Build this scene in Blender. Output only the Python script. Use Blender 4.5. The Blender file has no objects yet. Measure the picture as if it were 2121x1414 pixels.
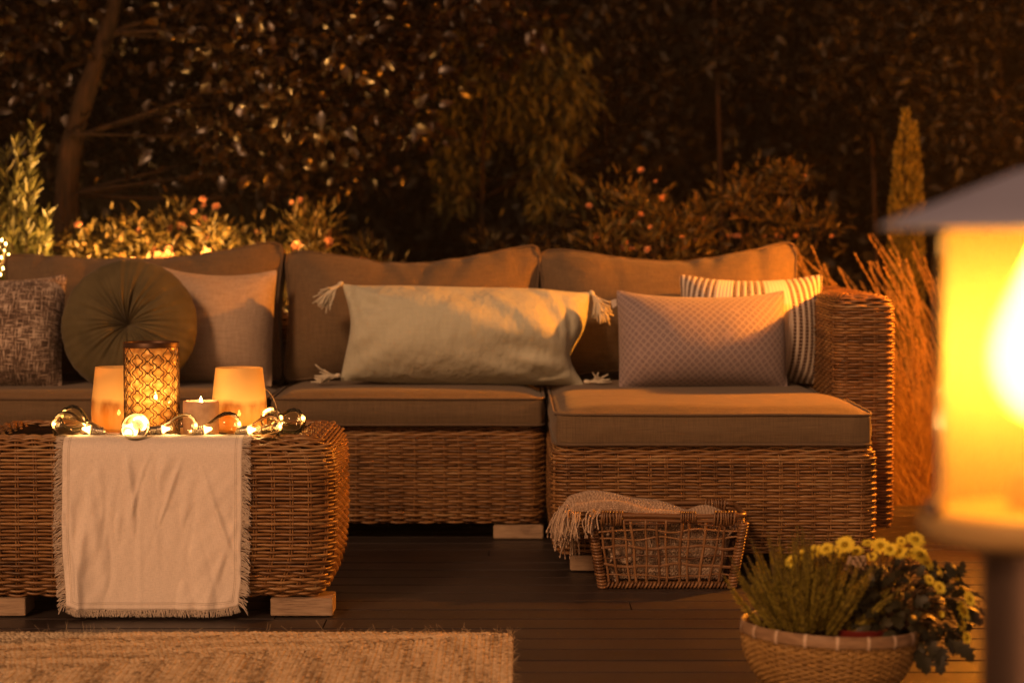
import bpy, math, random
import numpy as np
from mathutils import Vector
R = math.radians
rng = np.random.default_rng(7)
random.seed(7)
sc = bpy.context.scene

# ------------------------------------------------------------------ camera, world, sun, exposure
F = 85 / 36 * 2121          # focal length in photograph pixels
PITCH = math.atan(240 / F)
CAMH = 0.98
cam_d = bpy.data.cameras.new("camera"); cam = bpy.data.objects.new("camera", cam_d)
sc.collection.objects.link(cam); sc.camera = cam
cam.location = (0, 0, CAMH); cam.rotation_euler = (math.pi / 2 - PITCH, 0, 0)
cam_d.lens = 85; cam_d.sensor_width = 36; cam_d.clip_end = 500; cam_d.clip_start = 0.05
cam_d.dof.use_dof = True; cam_d.dof.focus_distance = 6.25; cam_d.dof.aperture_fstop = 2.9

SUN_EL, SUN_AZ = 5.0, 200.0
w = bpy.data.worlds.new("World"); sc.world = w; w.use_nodes = True
nt = w.node_tree; nt.nodes.clear()
out = nt.nodes.new('ShaderNodeOutputWorld'); bg = nt.nodes.new('ShaderNodeBackground')
sky = nt.nodes.new('ShaderNodeTexSky'); sky.sky_type = 'NISHITA'; sky.sun_disc = False
sky.sun_elevation = R(SUN_EL); sky.sun_rotation = R(SUN_AZ)
bw = nt.nodes.new('ShaderNodeRGBToBW'); mul = nt.nodes.new('ShaderNodeMix'); mul.data_type = 'RGBA'; mul.blend_type = 'MULTIPLY'
mul.inputs[0].default_value = 1; mul.inputs[7].default_value = (1.25, 0.51, 0.23, 1)   # dusk afterglow tint
nt.links.new(sky.outputs[0], bw.inputs[0]); nt.links.new(bw.outputs[0], mul.inputs[6])
mx = nt.nodes.new('ShaderNodeMix'); mx.data_type = 'RGBA'; mx.inputs[0].default_value = 0.84
nt.links.new(sky.outputs[0], mx.inputs[6]); nt.links.new(mul.outputs[2], mx.inputs[7])
nt.links.new(mx.outputs[2], bg.inputs[0]); bg.inputs[1].default_value = 0.052
nt.links.new(bg.outputs[0], out.inputs[0])
sd = bpy.data.lights.new("sun", 'SUN'); sun = bpy.data.objects.new("sun", sd); sc.collection.objects.link(sun)
sd.energy = 0.82; sd.angle = R(9); sd.color = (1, 0.50, 0.23)
sun.rotation_euler = (R(60), 0, R(-24))
sc.view_settings.view_transform = 'Standard'; sc.view_settings.look = 'None'
sc.view_settings.exposure = 1.0; sc.view_settings.gamma = 1
cy = sc.cycles
cy.use_denoising = True; cy.max_bounces = 6; cy.diffuse_bounces = 3; cy.glossy_bounces = 3; cy.transmission_bounces = 4
cy.transparent_max_bounces = 14; cy.volume_bounces = 0; cy.caustics_reflective = False; cy.caustics_refractive = False
cy.sample_clamp_indirect = 4.0
WARM = (1.0, 0.47, 0.11)
CANDLE = (1.0, 0.60, 0.22)
def lamp(name, loc, watts, parent=None, col=WARM, r=0.02):
    d = bpy.data.lights.new(name, 'POINT'); d.energy = watts; d.color = col; d.shadow_soft_size = r
    o = bpy.data.objects.new(name, d); sc.collection.objects.link(o); o.location = loc
    if parent: o.parent = parent
    return o

def P(px, py, Y):
    """point of the place seen at photograph pixel (px,py) at depth Y"""
    dx = (px - 1060.5) / F; dy = -(py - 707) / F
    yd = math.cos(PITCH) + dy * math.sin(PITCH); zd = dy * math.cos(PITCH) - math.sin(PITCH)
    t = Y / yd
    return np.array([dx * t, Y, CAMH + zd * t])

# ------------------------------------------------------------------ mesh helpers
class MB:
    def __init__(s): s.V = []; s.Fq = []; s.Ft = []; s.n = 0; s.Cc = []
    def add(s, V, quads=None, tris=None, col=None):
        V = np.asarray(V, float).reshape(-1, 3)
        if quads is not None and len(quads): s.Fq.append(np.asarray(quads, int).reshape(-1, 4) + s.n)
        if tris is not None and len(tris): s.Ft.append(np.asarray(tris, int).reshape(-1, 3) + s.n)
        s.V.append(V); s.n += len(V)
        if col is not None: s.Cc.append(np.broadcast_to(np.asarray(col, float), (len(V),)) if np.ndim(col) < 1 or len(np.shape(col)) == 1 else col)
        else: s.Cc.append(np.zeros(len(V)))
        return s
    def mesh(s, name, smooth=True):
        V = np.concatenate(s.V) if s.V else np.zeros((0, 3))
        q = np.concatenate(s.Fq) if s.Fq else np.zeros((0, 4), int)
        t = np.concatenate(s.Ft) if s.Ft else np.zeros((0, 3), int)
        me = bpy.data.meshes.new(name)
        me.vertices.add(len(V)); me.vertices.foreach_set('co', V.astype(np.float32).ravel())
        li = np.concatenate([q.ravel(), t.ravel()])
        me.loops.add(len(li)); me.loops.foreach_set('vertex_index', li.astype(np.int32))
        nf = len(q) + len(t)
        me.polygons.add(nf)
        st = np.concatenate([np.arange(len(q)) * 4, len(q) * 4 + np.arange(len(t)) * 3]).astype(np.int32)
        me.polygons.foreach_set('loop_start', st)
        me.polygons.foreach_set('use_smooth', np.full(nf, smooth))
        at = me.attributes.new('tone', 'FLOAT', 'POINT'); at.data.foreach_set('value', np.concatenate(s.Cc).astype(np.float32))
        me.update(calc_edges=True); me.validate()
        return me
    def build(s, name, m, parent=None, smooth=True):
        me = s.mesh(name, smooth); me.materials.append(m)
        o = bpy.data.objects.new(name, me); sc.collection.objects.link(o)
        if parent: o.parent = parent
        return o

def tag(o, label=None, cat=None, group=None, kind=None):
    if label: o['label'] = label
    if cat: o['category'] = cat
    if group: o['group'] = group
    if kind: o['kind'] = kind
    return o
def thing(name, label, cat, loc=(0, 0, 0), group=None):
    o = bpy.data.objects.new(name, None); sc.collection.objects.link(o); o.location = loc
    o.empty_display_size = 0.05
    return tag(o, label, cat, group)
def under(parent):
    """children are modelled in world coordinates: cancel the parent's location"""
    off = Vector(parent.location)
    return off
def put(mb, name, m, parent=None, smooth=True):
    o = mb.build(name, m, parent, smooth)
    if parent:
        p = parent; off = Vector((0, 0, 0))
        while p: off += Vector(p.location); p = p.parent
        o.location = -off if not parent.parent and parent.type == 'EMPTY' else (0, 0, 0)
    return o

def norm(a): return a / np.maximum(np.linalg.norm(a, axis=-1, keepdims=True), 1e-9)
def tube(mb, pts, r, sides=6, closed=False, caps=True, ref=None, col=None):
    pts = np.asarray(pts, float); n = len(pts)
    if closed: t = norm(np.roll(pts, -1, 0) - np.roll(pts, 1, 0))
    else:
        t = np.gradient(pts, axis=0); t = norm(t)
    if ref is None:
        m = np.abs(t).mean(0); ref = np.eye(3)[int(np.argmin(m))]
    ref = np.broadcast_to(ref, pts.shape)
    a = norm(ref - t * (ref * t).sum(-1, keepdims=True)); b = np.cross(t, a)
    r = np.broadcast_to(r, (n,))[:, None, None]
    ang = np.arange(sides) / sides * 2 * math.pi
    ring = pts[:, None] + r * (np.cos(ang)[None, :, None] * a[:, None] + np.sin(ang)[None, :, None] * b[:, None])
    V = ring.reshape(-1, 3)
    i = np.arange(n if closed else n - 1)[:, None]; j = np.arange(sides)[None]
    i2 = (i + 1) % n; j2 = (j + 1) % sides
    q = np.stack([i * sides + j, i * sides + j2, i2 * sides + j2, i2 * sides + j], -1).reshape(-1, 4)
    tr = None
    if caps and not closed:
        c0 = len(V); V = np.vstack([V, pts[0], pts[-1]]); k = np.arange(sides); k2 = (k + 1) % sides
        tr = np.vstack([np.stack([np.full(sides, c0), k2, k], -1), np.stack([np.full(sides, c0 + 1), (n - 1) * sides + k, (n - 1) * sides + k2], -1)])
    mb.add(V, q, tr, col)
def box(mb, x0, x1, y0, y1, z0, z1, bev=0.0):
    if bev <= 0:
        V = [(x, y, z) for x in (x0, x1) for y in (y0, y1) for z in (z0, z1)]
        mb.add(V, [(0, 1, 3, 2), (4, 6, 7, 5), (0, 4, 5, 1), (2, 3, 7, 6), (0, 2, 6, 4), (1, 5, 7, 3)]); return
    import bmesh
    b = bmesh.new(); bmesh.ops.create_cube(b, size=1)
    for v in b.verts: v.co = ((x0 + x1) / 2 + v.co.x * (x1 - x0), (y0 + y1) / 2 + v.co.y * (y1 - y0), (z0 + z1) / 2 + v.co.z * (z1 - z0))
    bmesh.ops.bevel(b, geom=b.edges[:], offset=bev, segments=2, affect='EDGES')
    b.verts.index_update(); V = [tuple(v.co) for v in b.verts]
    q = [[v.index for v in f.verts] for f in b.faces if len(f.verts) == 4]; t = [[v.index for v in f.verts] for f in b.faces if len(f.verts) == 3]
    mb.add(V, q, t); b.free()
def lathe(mb, prof, c=(0, 0), n=48, z0=0):
    prof = np.asarray(prof, float); new = [prof[0]]
    for k in range(len(prof) - 1):      # holding loops keep machined corners crisp under smooth shading
        p0, p1 = prof[k], prof[k + 1]; L = np.linalg.norm(p1 - p0)
        def ang(i):
            if i <= 0 or i >= len(prof) - 1: return 0
            u_, v_ = prof[i] - prof[i - 1], prof[i + 1] - prof[i]; return math.degrees(math.acos(np.clip(u_ @ v_ / (np.linalg.norm(u_) * np.linalg.norm(v_) + 1e-12), -1, 1)))
        e = min(.0012, L * .25)
        if ang(k) > 35: new.append(p0 + (p1 - p0) * e / L)
        if ang(k + 1) > 35: new.append(p1 - (p1 - p0) * e / L)
        new.append(p1)
    prof = np.array(new); a = np.arange(n) / n * 2 * math.pi
    V = np.stack([c[0] + prof[:, None, 0] * np.cos(a), c[1] + prof[:, None, 0] * np.sin(a), z0 + prof[:, None, 1] + 0 * a], -1).reshape(-1, 3)
    i = np.arange(len(prof) - 1)[:, None]; j = np.arange(n)[None]; j2 = (j + 1) % n
    mb.add(V, np.stack([i * n + j, i * n + j2, (i + 1) * n + j2, (i + 1) * n + j], -1).reshape(-1, 4))
def grid(mb, Pt, wrap=False, col=None):
    n, m = Pt.shape[:2]
    i = np.arange(n - 1)[:, None]; j = np.arange(m if wrap else m - 1)[None]; j2 = (j + 1) % m
    mb.add(Pt.reshape(-1, 3), np.stack([i * m + j, i * m + j2, (i + 1) * m + j2, (i + 1) * m + j], -1).reshape(-1, 4), col=col)
_ic = None
def lumps(mb, C, A, B, H, col=None):
    """many little ellipsoids: centres C and half-axes A,B,H (n,3)"""
    global _ic
    if _ic is None:
        vs = [(0, 0, -1)]; nr = 6
        for z in (-0.6, 0.15, 0.75):
            rr = math.sqrt(1 - z * z)
            for k in range(nr): vs.append((rr * math.cos(k * 2 * math.pi / nr), rr * math.sin(k * 2 * math.pi / nr), z))
        vs.append((0, 0, 1)); tr = []; q = []
        for k in range(nr):
            k2 = (k + 1) % nr
            tr.append((0, 1 + k2, 1 + k)); tr.append((19, 13 + k, 13 + k2))
            for r_ in (0, 1): q.append((1 + r_ * nr + k, 1 + r_ * nr + k2, 1 + (r_ + 1) * nr + k2, 1 + (r_ + 1) * nr + k))
        _ic = (np.array(vs), np.array(q), np.array(tr))
    vs, q, tr = _ic; n = len(C); m = len(vs)
    # long axis A is the pole axis
    V = C[:, None] + vs[None, :, 2:3] * A[:, None] + vs[None, :, 0:1] * B[:, None] + vs[None, :, 1:2] * H[:, None]
    off = (np.arange(n) * m)[:, None, None]
    mb.add(V.reshape(-1, 3), (q[None] + off).reshape(-1, 4), (tr[None] + off).reshape(-1, 3), None if col is None else np.repeat(col, m))
def leaves(mb, C, D, N, L, W, fold=0.25, droop=0.2):
    """many leaves: base C, direction D, normal N, length L, width W"""
    n = len(C)
    if n == 0: return
    D = norm(D); S = norm(np.cross(D, N)); N = np.cross(S, D)
    L = np.broadcast_to(L, (n,))[:, None]; W = np.broadcast_to(W, (n,))[:, None]
    def pt(l, s, h): return C + D * L * l + S * W * s + N * (W * h * fold * 2 - L * droop * l * l)
    V = np.stack([pt(0, 0, 0), pt(.3, -.5, .5), pt(.3, 0, 0), pt(.3, .5, .5), pt(.68, -.38, .4), pt(.68, 0, 0), pt(.68, .38, .4), pt(1, 0, 0)], 1)
    q = np.array([(0, 1, 2, 3), (1, 4, 5, 2), (2, 5, 6, 3), (4, 7, 6, 5)])[:, ::-1]
    mb.add(V.reshape(-1, 3), (q[None] + (np.arange(n) * 8)[:, None, None]).reshape(-1, 4))
def rdir(n, up=0.0):
    d = rng.normal(size=(n, 3)); d[:, 2] += up; return norm(d)
def vnoise(p, f, seed=0):
    """cheap smooth noise from summed sines"""
    r = np.random.default_rng(seed); s = 0
    for k in range(6):
        d = r.normal(size=p.shape[-1]); s = s + np.sin((p @ d) * f * (0.6 + 0.25 * k) + r.uniform(0, 6.28)) / (1 + .35 * k)
    return s / 3

# ------------------------------------------------------------------ materials
def mat(name, col, rough=0.6, spec=0.5, metal=0.0, build=None, trans=0.0, sheen=0.0):
    m = bpy.data.materials.new(name); m.use_nodes = True; n = m.node_tree; b = n.nodes['Principled BSDF']
    b.inputs['Base Color'].default_value = (*col, 1); b.inputs['Roughness'].default_value = rough
    b.inputs['Specular IOR Level'].default_value = spec; b.inputs['Metallic'].default_value = metal
    if sheen: b.inputs['Sheen Weight'].default_value = sheen
    if trans:
        tr = n.nodes.new('ShaderNodeBsdfTranslucent'); tr.inputs[0].default_value = (*[min(1, c * 1.3) for c in col], 1)
        mi = n.nodes.new('ShaderNodeMixShader'); mi.inputs[0].default_value = trans
        n.links.new(b.outputs[0], mi.inputs[1]); n.links.new(tr.outputs[0], mi.inputs[2]); n.links.new(mi.outputs[0], n.nodes['Material Output'].inputs[0])
    if build: build(n, b)
    return m
def N(n, t, **k):
    x = n.nodes.new(t)
    for a, v in k.items(): setattr(x, a, v)
    return x
def noise(n, scale, mapscale=(1, 1, 1), detail=4, coord='Object', rot=(0, 0, 0)):
    tc = N(n, 'ShaderNodeTexCoord'); mp = N(n, 'ShaderNodeMapping'); mp.inputs['Scale'].default_value = mapscale; mp.inputs['Rotation'].default_value = rot
    t = N(n, 'ShaderNodeTexNoise'); t.inputs['Scale'].default_value = scale; t.inputs['Detail'].default_value = detail
    n.links.new(tc.outputs[coord], mp.inputs[0]); n.links.new(mp.outputs[0], t.inputs['Vector'])
    return t.outputs['Fac']
def ramp(n, fac, stops):
    r = N(n, 'ShaderNodeValToRGB'); e = r.color_ramp.elements
    while len(e) < len(stops): e.new(0.5)
    for k, (p, c) in enumerate(stops): e[k].position = p; e[k].color = (*c, 1)
    n.links.new(fac, r.inputs[0]); return r.outputs[0]
def math_(n, op, a, b=None):
    x = N(n, 'ShaderNodeMath', operation=op)
    for i, v in enumerate((a, b)):
        if v is None: continue
        if isinstance(v, (int, float)): x.inputs[i].default_value = v
        else: n.links.new(v, x.inputs[i])
    return x.outputs[0]
def bump(n, b, h, strength=0.4, dist=0.002):
    x = N(n, 'ShaderNodeBump'); x.inputs['Strength'].default_value = strength; x.inputs['Distance'].default_value = dist
    n.links.new(h, x.inputs['Height']); n.links.new(x.outputs[0], b.inputs['Normal'])
def mixc(n, fac, a, b):
    x = N(n, 'ShaderNodeMix', data_type='RGBA')
    if isinstance(fac, (int, float)): x.inputs[0].default_value = fac
    else: n.links.new(fac, x.inputs[0])
    for i, v in ((6, a), (7, b)):
        if isinstance(v, tuple): x.inputs[i].default_value = (*v, 1)
        else: n.links.new(v, x.inputs[i])
    return x.outputs[2]
def fabric(name, col, var=0.18, slub=1.0, rough=0.9, sheen=0.12, bs=0.35, trans=0, crease=.006):
    def f(n, b):
        a = noise(n, 60, (0.25, 1, 6 * slub), 3); c = noise(n, 60, (6 * slub, 1, 0.25), 3); d = noise(n, 5, (1, 1, 1), 3)
        s = math_(n, 'ADD', a, c)
        cr = ramp(n, math_(n, 'MULTIPLY', s, 0.5), [(0.36, tuple(x * (1 - var * 1.3) for x in col)), (0.5, col), (0.64, tuple(min(1, x * (1 + var * 1.2)) for x in col))])
        dr = ramp(n, d, [(0.3, tuple([1 - var * .4] * 3)), (0.7, (1, 1, 1))])
        mm = N(n, 'ShaderNodeMix', data_type='RGBA', blend_type='MULTIPLY'); mm.inputs[0].default_value = 1
        n.links.new(cr, mm.inputs[6]); n.links.new(dr, mm.inputs[7]); n.links.new(mm.outputs[2], b.inputs['Base Color'])
        bump(n, b, s, bs, 0.0015)
        cr1 = noise(n, 11, (1, 1, .45), 3, rot=(0, .35, 0)); cr2 = noise(n, 24, (1, 1, .6), 2, rot=(0, -.6, 0))
        bp2 = N(n, 'ShaderNodeBump'); bp2.inputs['Strength'].default_value = .8; bp2.inputs['Distance'].default_value = crease; n.links.new(math_(n, 'ADD', cr1, math_(n, 'MULTIPLY', cr2, .35)), bp2.inputs['Height'])
        n.links.new(bp2.outputs[0], [x for x in n.nodes if x.type == 'BUMP' and x != bp2][0].inputs['Normal'])
    return mat(name, col, rough, 0.15, build=f, sheen=sheen, trans=trans)
def island(name, c0, c1, rough=0.6, spec=0.3, trans=0.0, c2=None):
    def f(n, b):
        g = N(n, 'ShaderNodeNewGeometry')
        st = [(0.0, c0), (1.0, c1)] if c2 is None else [(0.0, c0), (0.75, c1), (1.0, c2)]
        cr = ramp(n, g.outputs['Random Per Island'], st)
        n.links.new(cr, b.inputs['Base Color'])
        for x in n.nodes:
            if x.type == 'BSDF_TRANSLUCENT': n.links.new(cr, x.inputs[0])
    return mat(name, c0, rough, spec, build=f, trans=trans)

def wick_f(n, b):
    g = N(n, 'ShaderNodeNewGeometry')
    a = noise(n, 35, (1, 1, 2), 3); wd_ = noise(n, 5, (1, 1, 1), 3)
    s = math_(n, 'ADD', math_(n, 'MULTIPLY', math_(n, 'SUBTRACT', wd_, .5), .7), math_(n, 'ADD', math_(n, 'MULTIPLY', g.outputs['Random Per Island'], 0.5), math_(n, 'MULTIPLY', a, 0.6)))
    n.links.new(ramp(n, s, [(0.15, (.075, .036, .013)), (0.45, (.19, .092, .032)), (0.75, (.29, .155, .056)), (0.9, (.35, .23, .11))]), b.inputs['Base Color'])
M_wicker = mat('wicker', (.27, .18, .1), 0.42, 0.5, build=wick_f)
M_core = mat('gap_shade', (.014, .007, .003), 0.9, 0.1)  # near-black, puts the shade of the weave gaps into colour
M_foot = mat('foot_wood', (.40, .29, .2), 0.55, 0.3, build=lambda n, b: n.links.new(ramp(n, math_(n, 'ADD', math_(n, 'MULTIPLY', noise(n, 22, (1.2, 10, 14), 5), .6), math_(n, 'MULTIPLY', noise(n, 12, (1, 1, 1), 5), .4)), [(0.32, (.17, .115, .075)), (0.5, (.34, .245, .165)), (0.68, (.43, .32, .22))]), b.inputs['Base Color']))
M_cush = fabric('sofa_cushion_fabric', (.140, .100, .060), 0.16)
M_pipe = fabric('sofa_piping', (.13, .092, .06), 0.1)
def deck_f(n, b):
    g = N(n, 'ShaderNodeNewGeometry')
    a = noise(n, 10, (0.5, 12, 1), 5); c = noise(n, 60, (0.4, 8, 1), 3); d = noise(n, 1.8, (1, 1, 1), 3)
    s = math_(n, 'ADD', math_(n, 'MULTIPLY', g.outputs['Random Per Island'], 0.25), math_(n, 'ADD', math_(n, 'MULTIPLY', a, 0.45), math_(n, 'ADD', math_(n, 'MULTIPLY', c, .2), math_(n, 'MULTIPLY', d, .2))))
    n.links.new(ramp(n, s, [(0.3, (.020, .0155, .015)), (0.75, (.050, .039, .036))]), b.inputs['Base Color'])
    n.links.new(ramp(n, d, [(0.3, (.30, .30, .30)), (0.7, (.52, .52, .52))]), b.inputs['Roughness'])
    bump(n, b, c, 0.25, 0.002)
M_deck = mat('deck_boards', (.07, .055, .05), 0.5, 0.35, build=deck_f)
M_soil = mat('soil', (.05, .035, .022), 0.95, 0.1, build=lambda n, b: (n.links.new(ramp(n, noise(n, 30, detail=6), [(0.3, (.02, .014, .008)), (0.7, (.08, .055, .035))]), b.inputs['Base Color']), bump(n, b, noise(n, 40, detail=6), 1, 0.03)))

# ------------------------------------------------------------------ ground, deck
g = MB(); grid(g, np.stack(np.meshgrid(np.linspace(-60, 60, 41), np.linspace(-40, 80, 41), indexing='ij') + [np.full((41, 41), -0.16)], -1))
tag(g.build('ground', M_soil), kind='structure')
g = MB(); bw_, gap = 0.136, 0.008
y = 8.44
while y > -1.0:
    dz = rng.uniform(-.0008, .0008)
    # board with two shallow grooves across its width
    ys = np.array([0, .003, .05, .052, .055, .057, .0795, .0815, .0845, .0865, bw_ - .003, bw_]); ys = y - bw_ + ys
    zs = np.array([-.003, 0, 0, 0, 0, 0, 0, 0, 0, 0, 0, -.003]) + dz
    if rng.random() < 2: zs[[3, 4]] = zs[[3, 4]]; 
    x0s = [-5.0, rng.uniform(-2.4, 2.6), 5.0]
    for a_, b_ in zip(x0s[:-1], x0s[1:]):
        xs = np.array([a_ + .0015, b_ - .0015])
        ring = np.stack([np.concatenate([ys, ys[::-1]]), np.concatenate([zs, np.full(len(ys), -.024)])], -1)
        Pt = np.stack([np.concatenate([np.full((len(ring), 1), xx), ring], 1) for xx in xs], 0)
        grid(g, Pt, wrap=True)
    y -= bw_ + gap
tag(g.build('deck', M_deck, smooth=False), kind='structure')
g = MB(); box(g, -5, 5, -1.1, 8.46, -.15, -.03); tag(g.build('deck_underframe', M_core), kind='structure')

# ------------------------------------------------------------------ wicker
def rrect(cx, cy, hx, hy, r, n):
    """n points evenly spaced on a rounded rectangle, starting front-left, with normals"""
    r = max(min(r, hx - .001, hy - .001), 0.002)
    segs = [2 * (hx - r), math.pi * r / 2, 2 * (hy - r), math.pi * r / 2] * 2; segs = segs[:]
    lens = [2 * (hx - r), math.pi * r / 2, 2 * (hy - r), math.pi * r / 2, 2 * (hx - r), math.pi * r / 2, 2 * (hy - r), math.pi * r / 2]
    tot = sum(lens); s = np.arange(n) / n * tot; pts = np.zeros((n, 2)); nm = np.zeros((n, 2))
    acc = 0
    starts = [(-hx + r, -hy, 0), None, (hx, -hy + r, 90), None, (hx - r, hy, 180), None, (-hx, hy - r, 270), None]
    cc = [None, (hx - r, -hy + r, -90), None, (hx - r, hy - r, 0), None, (-hx + r, hy - r, 90), None, (-hx + r, -hy + r, 180)]
    for k, L in enumerate(lens):
        m = (s >= acc - 1e-12) & (s < acc + L); d = s[m] - acc
        if k % 2 == 0:
            x0, y0, a = starts[k]; a = R(a)
            pts[m] = np.stack([x0 + d * math.cos(a), y0 + d * math.sin(a)], -1); nm[m] = (math.cos(a - math.pi / 2), math.sin(a - math.pi / 2))
        else:
            x0, y0, a0 = cc[k]; a = R(a0) + d / r
            pts[m] = np.stack([x0 + r * np.cos(a), y0 + r * np.sin(a)], -1); nm[m] = np.stack([np.cos(a), np.sin(a)], -1)
        acc += L
    return pts + (cx, cy), nm
def wicker(mb, x0, x1, y0, y1, prof, r=0.05, row=0.0085, stake=0.046, rad=0.0041, amp=0.0040, per=6, seed=0, sides=5, ring=None, stakes=True, srad=.0024, top_amp=None):
    rr = np.random.default_rng(seed)
    cx, cy, hx, hy = (x0 + x1) / 2, (y0 + y1) / 2, (x1 - x0) / 2, (y1 - y0) / 2
    def loop(inset, n):
        if ring: return ring(inset, n)
        return rrect(cx, cy, hx - inset, hy - inset, max(r - inset, .006), n)
    per_len = 4 * (hx + hy) - 1.7 * r if not ring else ring(None, 0)
    Ns = max(4, int(round(per_len / stake / 2)) * 2); n = Ns * per
    prof = np.asarray(prof, float); sl = np.r_[0, np.cumsum(np.linalg.norm(np.diff(prof, axis=0), axis=1))]
    nr = int(sl[-1] / row); ts = (np.arange(nr) + .5) / nr * sl[-1]
    ins = np.interp(ts, sl, prof[:, 0]); zz = np.interp(ts, sl, prof[:, 1])
    dI = np.gradient(ins); dZ = np.gradient(zz); ll = np.hypot(dI, dZ); nout = dZ / ll; nz = dI / ll   # outward normal (horizontal, vertical)
    u = np.arange(n) / per
    for k in range(nr):
        p, nm = loop(ins[k], n)
        ph = rr.uniform(-.12, .12); wob = .0004 * np.sin(u * .7 + rr.uniform(0, 6)) + .0003 * np.sin(u * 1.9 + rr.uniform(0, 6))
        off = amp * np.cos(math.pi * (u + k) + ph) * (1 + .15 * np.sin(u * .37 + k)) + rr.uniform(-.0006, .0006)
        tz = wob + .0005 * np.sin(math.pi * (u + k) * .5 + rr.uniform(0, 6))
        V = np.stack([p[:, 0] + nm[:, 0] * (off * nout[k] - tz * nz[k] * -1), p[:, 1] + nm[:, 1] * (off * nout[k] - tz * nz[k] * -1), zz[k] + off * nz[k] + tz * nout[k]], -1)
        tube(mb, V, rad * rr.uniform(.88, 1.1), sides, closed=True, ref=np.array([0, 0, 1.]) if abs(nout[k]) > .3 else np.stack([nm[:, 0], nm[:, 1], 0 * nm[:, 0]], -1))
    if stakes:
        m = 14; tt = np.linspace(0, sl[-1], m); li = np.interp(tt, sl, prof[:, 0]); lz = np.interp(tt, sl, prof[:, 1])
        big = [loop(li[q], Ns * 10) for q in range(m)]
        for sidx in range(Ns):
            for d in (-1, 1):
                pts = []
                for q in range(m):
                    p, nm = big[q]; c = p[(sidx * 10) % len(p)]; t_ = np.array([-nm[(sidx * 10) % len(p)][1], nm[(sidx * 10) % len(p)][0]])
                    c = c + t_ * d * .0032; pts.append((c[0], c[1], lz[q]))
                tube(mb, pts, srad, 4, caps=False)
    return Ns
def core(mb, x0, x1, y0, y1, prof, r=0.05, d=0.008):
    """closed dark body just inside the weave, standing for the shade in its gaps"""
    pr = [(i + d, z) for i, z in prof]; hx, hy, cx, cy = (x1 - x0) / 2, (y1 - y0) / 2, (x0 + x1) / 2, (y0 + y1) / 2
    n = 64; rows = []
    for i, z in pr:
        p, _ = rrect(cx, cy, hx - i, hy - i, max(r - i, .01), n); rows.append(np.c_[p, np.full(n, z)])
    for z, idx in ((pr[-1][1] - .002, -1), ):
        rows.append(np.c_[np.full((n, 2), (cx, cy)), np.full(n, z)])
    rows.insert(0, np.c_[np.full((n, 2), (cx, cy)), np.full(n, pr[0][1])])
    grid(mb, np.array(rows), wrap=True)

def braid(mb, pts, nm, r, amp, wl, strands=3, rad=.0038, closed=True):
    """rope-like braid border along a closed loop"""
    pts = np.asarray(pts); L = np.r_[0, np.cumsum(np.linalg.norm(np.diff(pts, axis=0), axis=1))]
    for k in range(strands):
        a = L / wl * 2 * math.pi + k * 2 * math.pi / strands
        V = pts + nm * (np.cos(a) * amp)[:, None] + np.array([0, 0, 1.]) * (np.sin(a) * amp * .8)[:, None]
        tube(mb, V, rad, 5, closed=closed, ref=np.array([0, 0, 1.]))

# ------------------------------------------------------------------ coffee table
TZ = 0.438
tbl = thing('coffee_table', 'low square wicker coffee table carrying candles and a white runner', 'table', (-.92, 6.28, 0))
TP = [(.045, .052), (.02, .075), (.004, .13), (0, .2), (0, .36), (.004, .405), (.014, .43), (.032, .444), (.055, .449), (.085, .447), (.10, .440)]
g = MB(); wicker(g, -1.395, -.445, 6.0, 6.57, TP, r=.07, seed=1, row=.0088); put(g, 'wicker_body', M_wicker, tbl)
g = MB(); core(g, -1.395, -.445, 6.0, 6.57, TP, r=.07); put(g, 'dark_core', M_core, tbl)
M_top = mat('table_top_board', (.42, .31, .22), .35, .5)
g = MB(); box(g, -1.395 + .09, -.445 - .09, 6.09, 6.48, TZ - .012, TZ - .004, .002); put(g, 'table_top', M_top, tbl, False)
for fx in (-1.375, -.605):
    for fy in (6.02, 6.42):
        sx = .06 if fy > 6.1 and fx > -1 else 0; g = MB(); box(g, fx - sx, fx + .155 - sx, fy, fy + .12, 0.004, .048, .0015); put(g, 'foot', M_foot, tbl, False)

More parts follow.
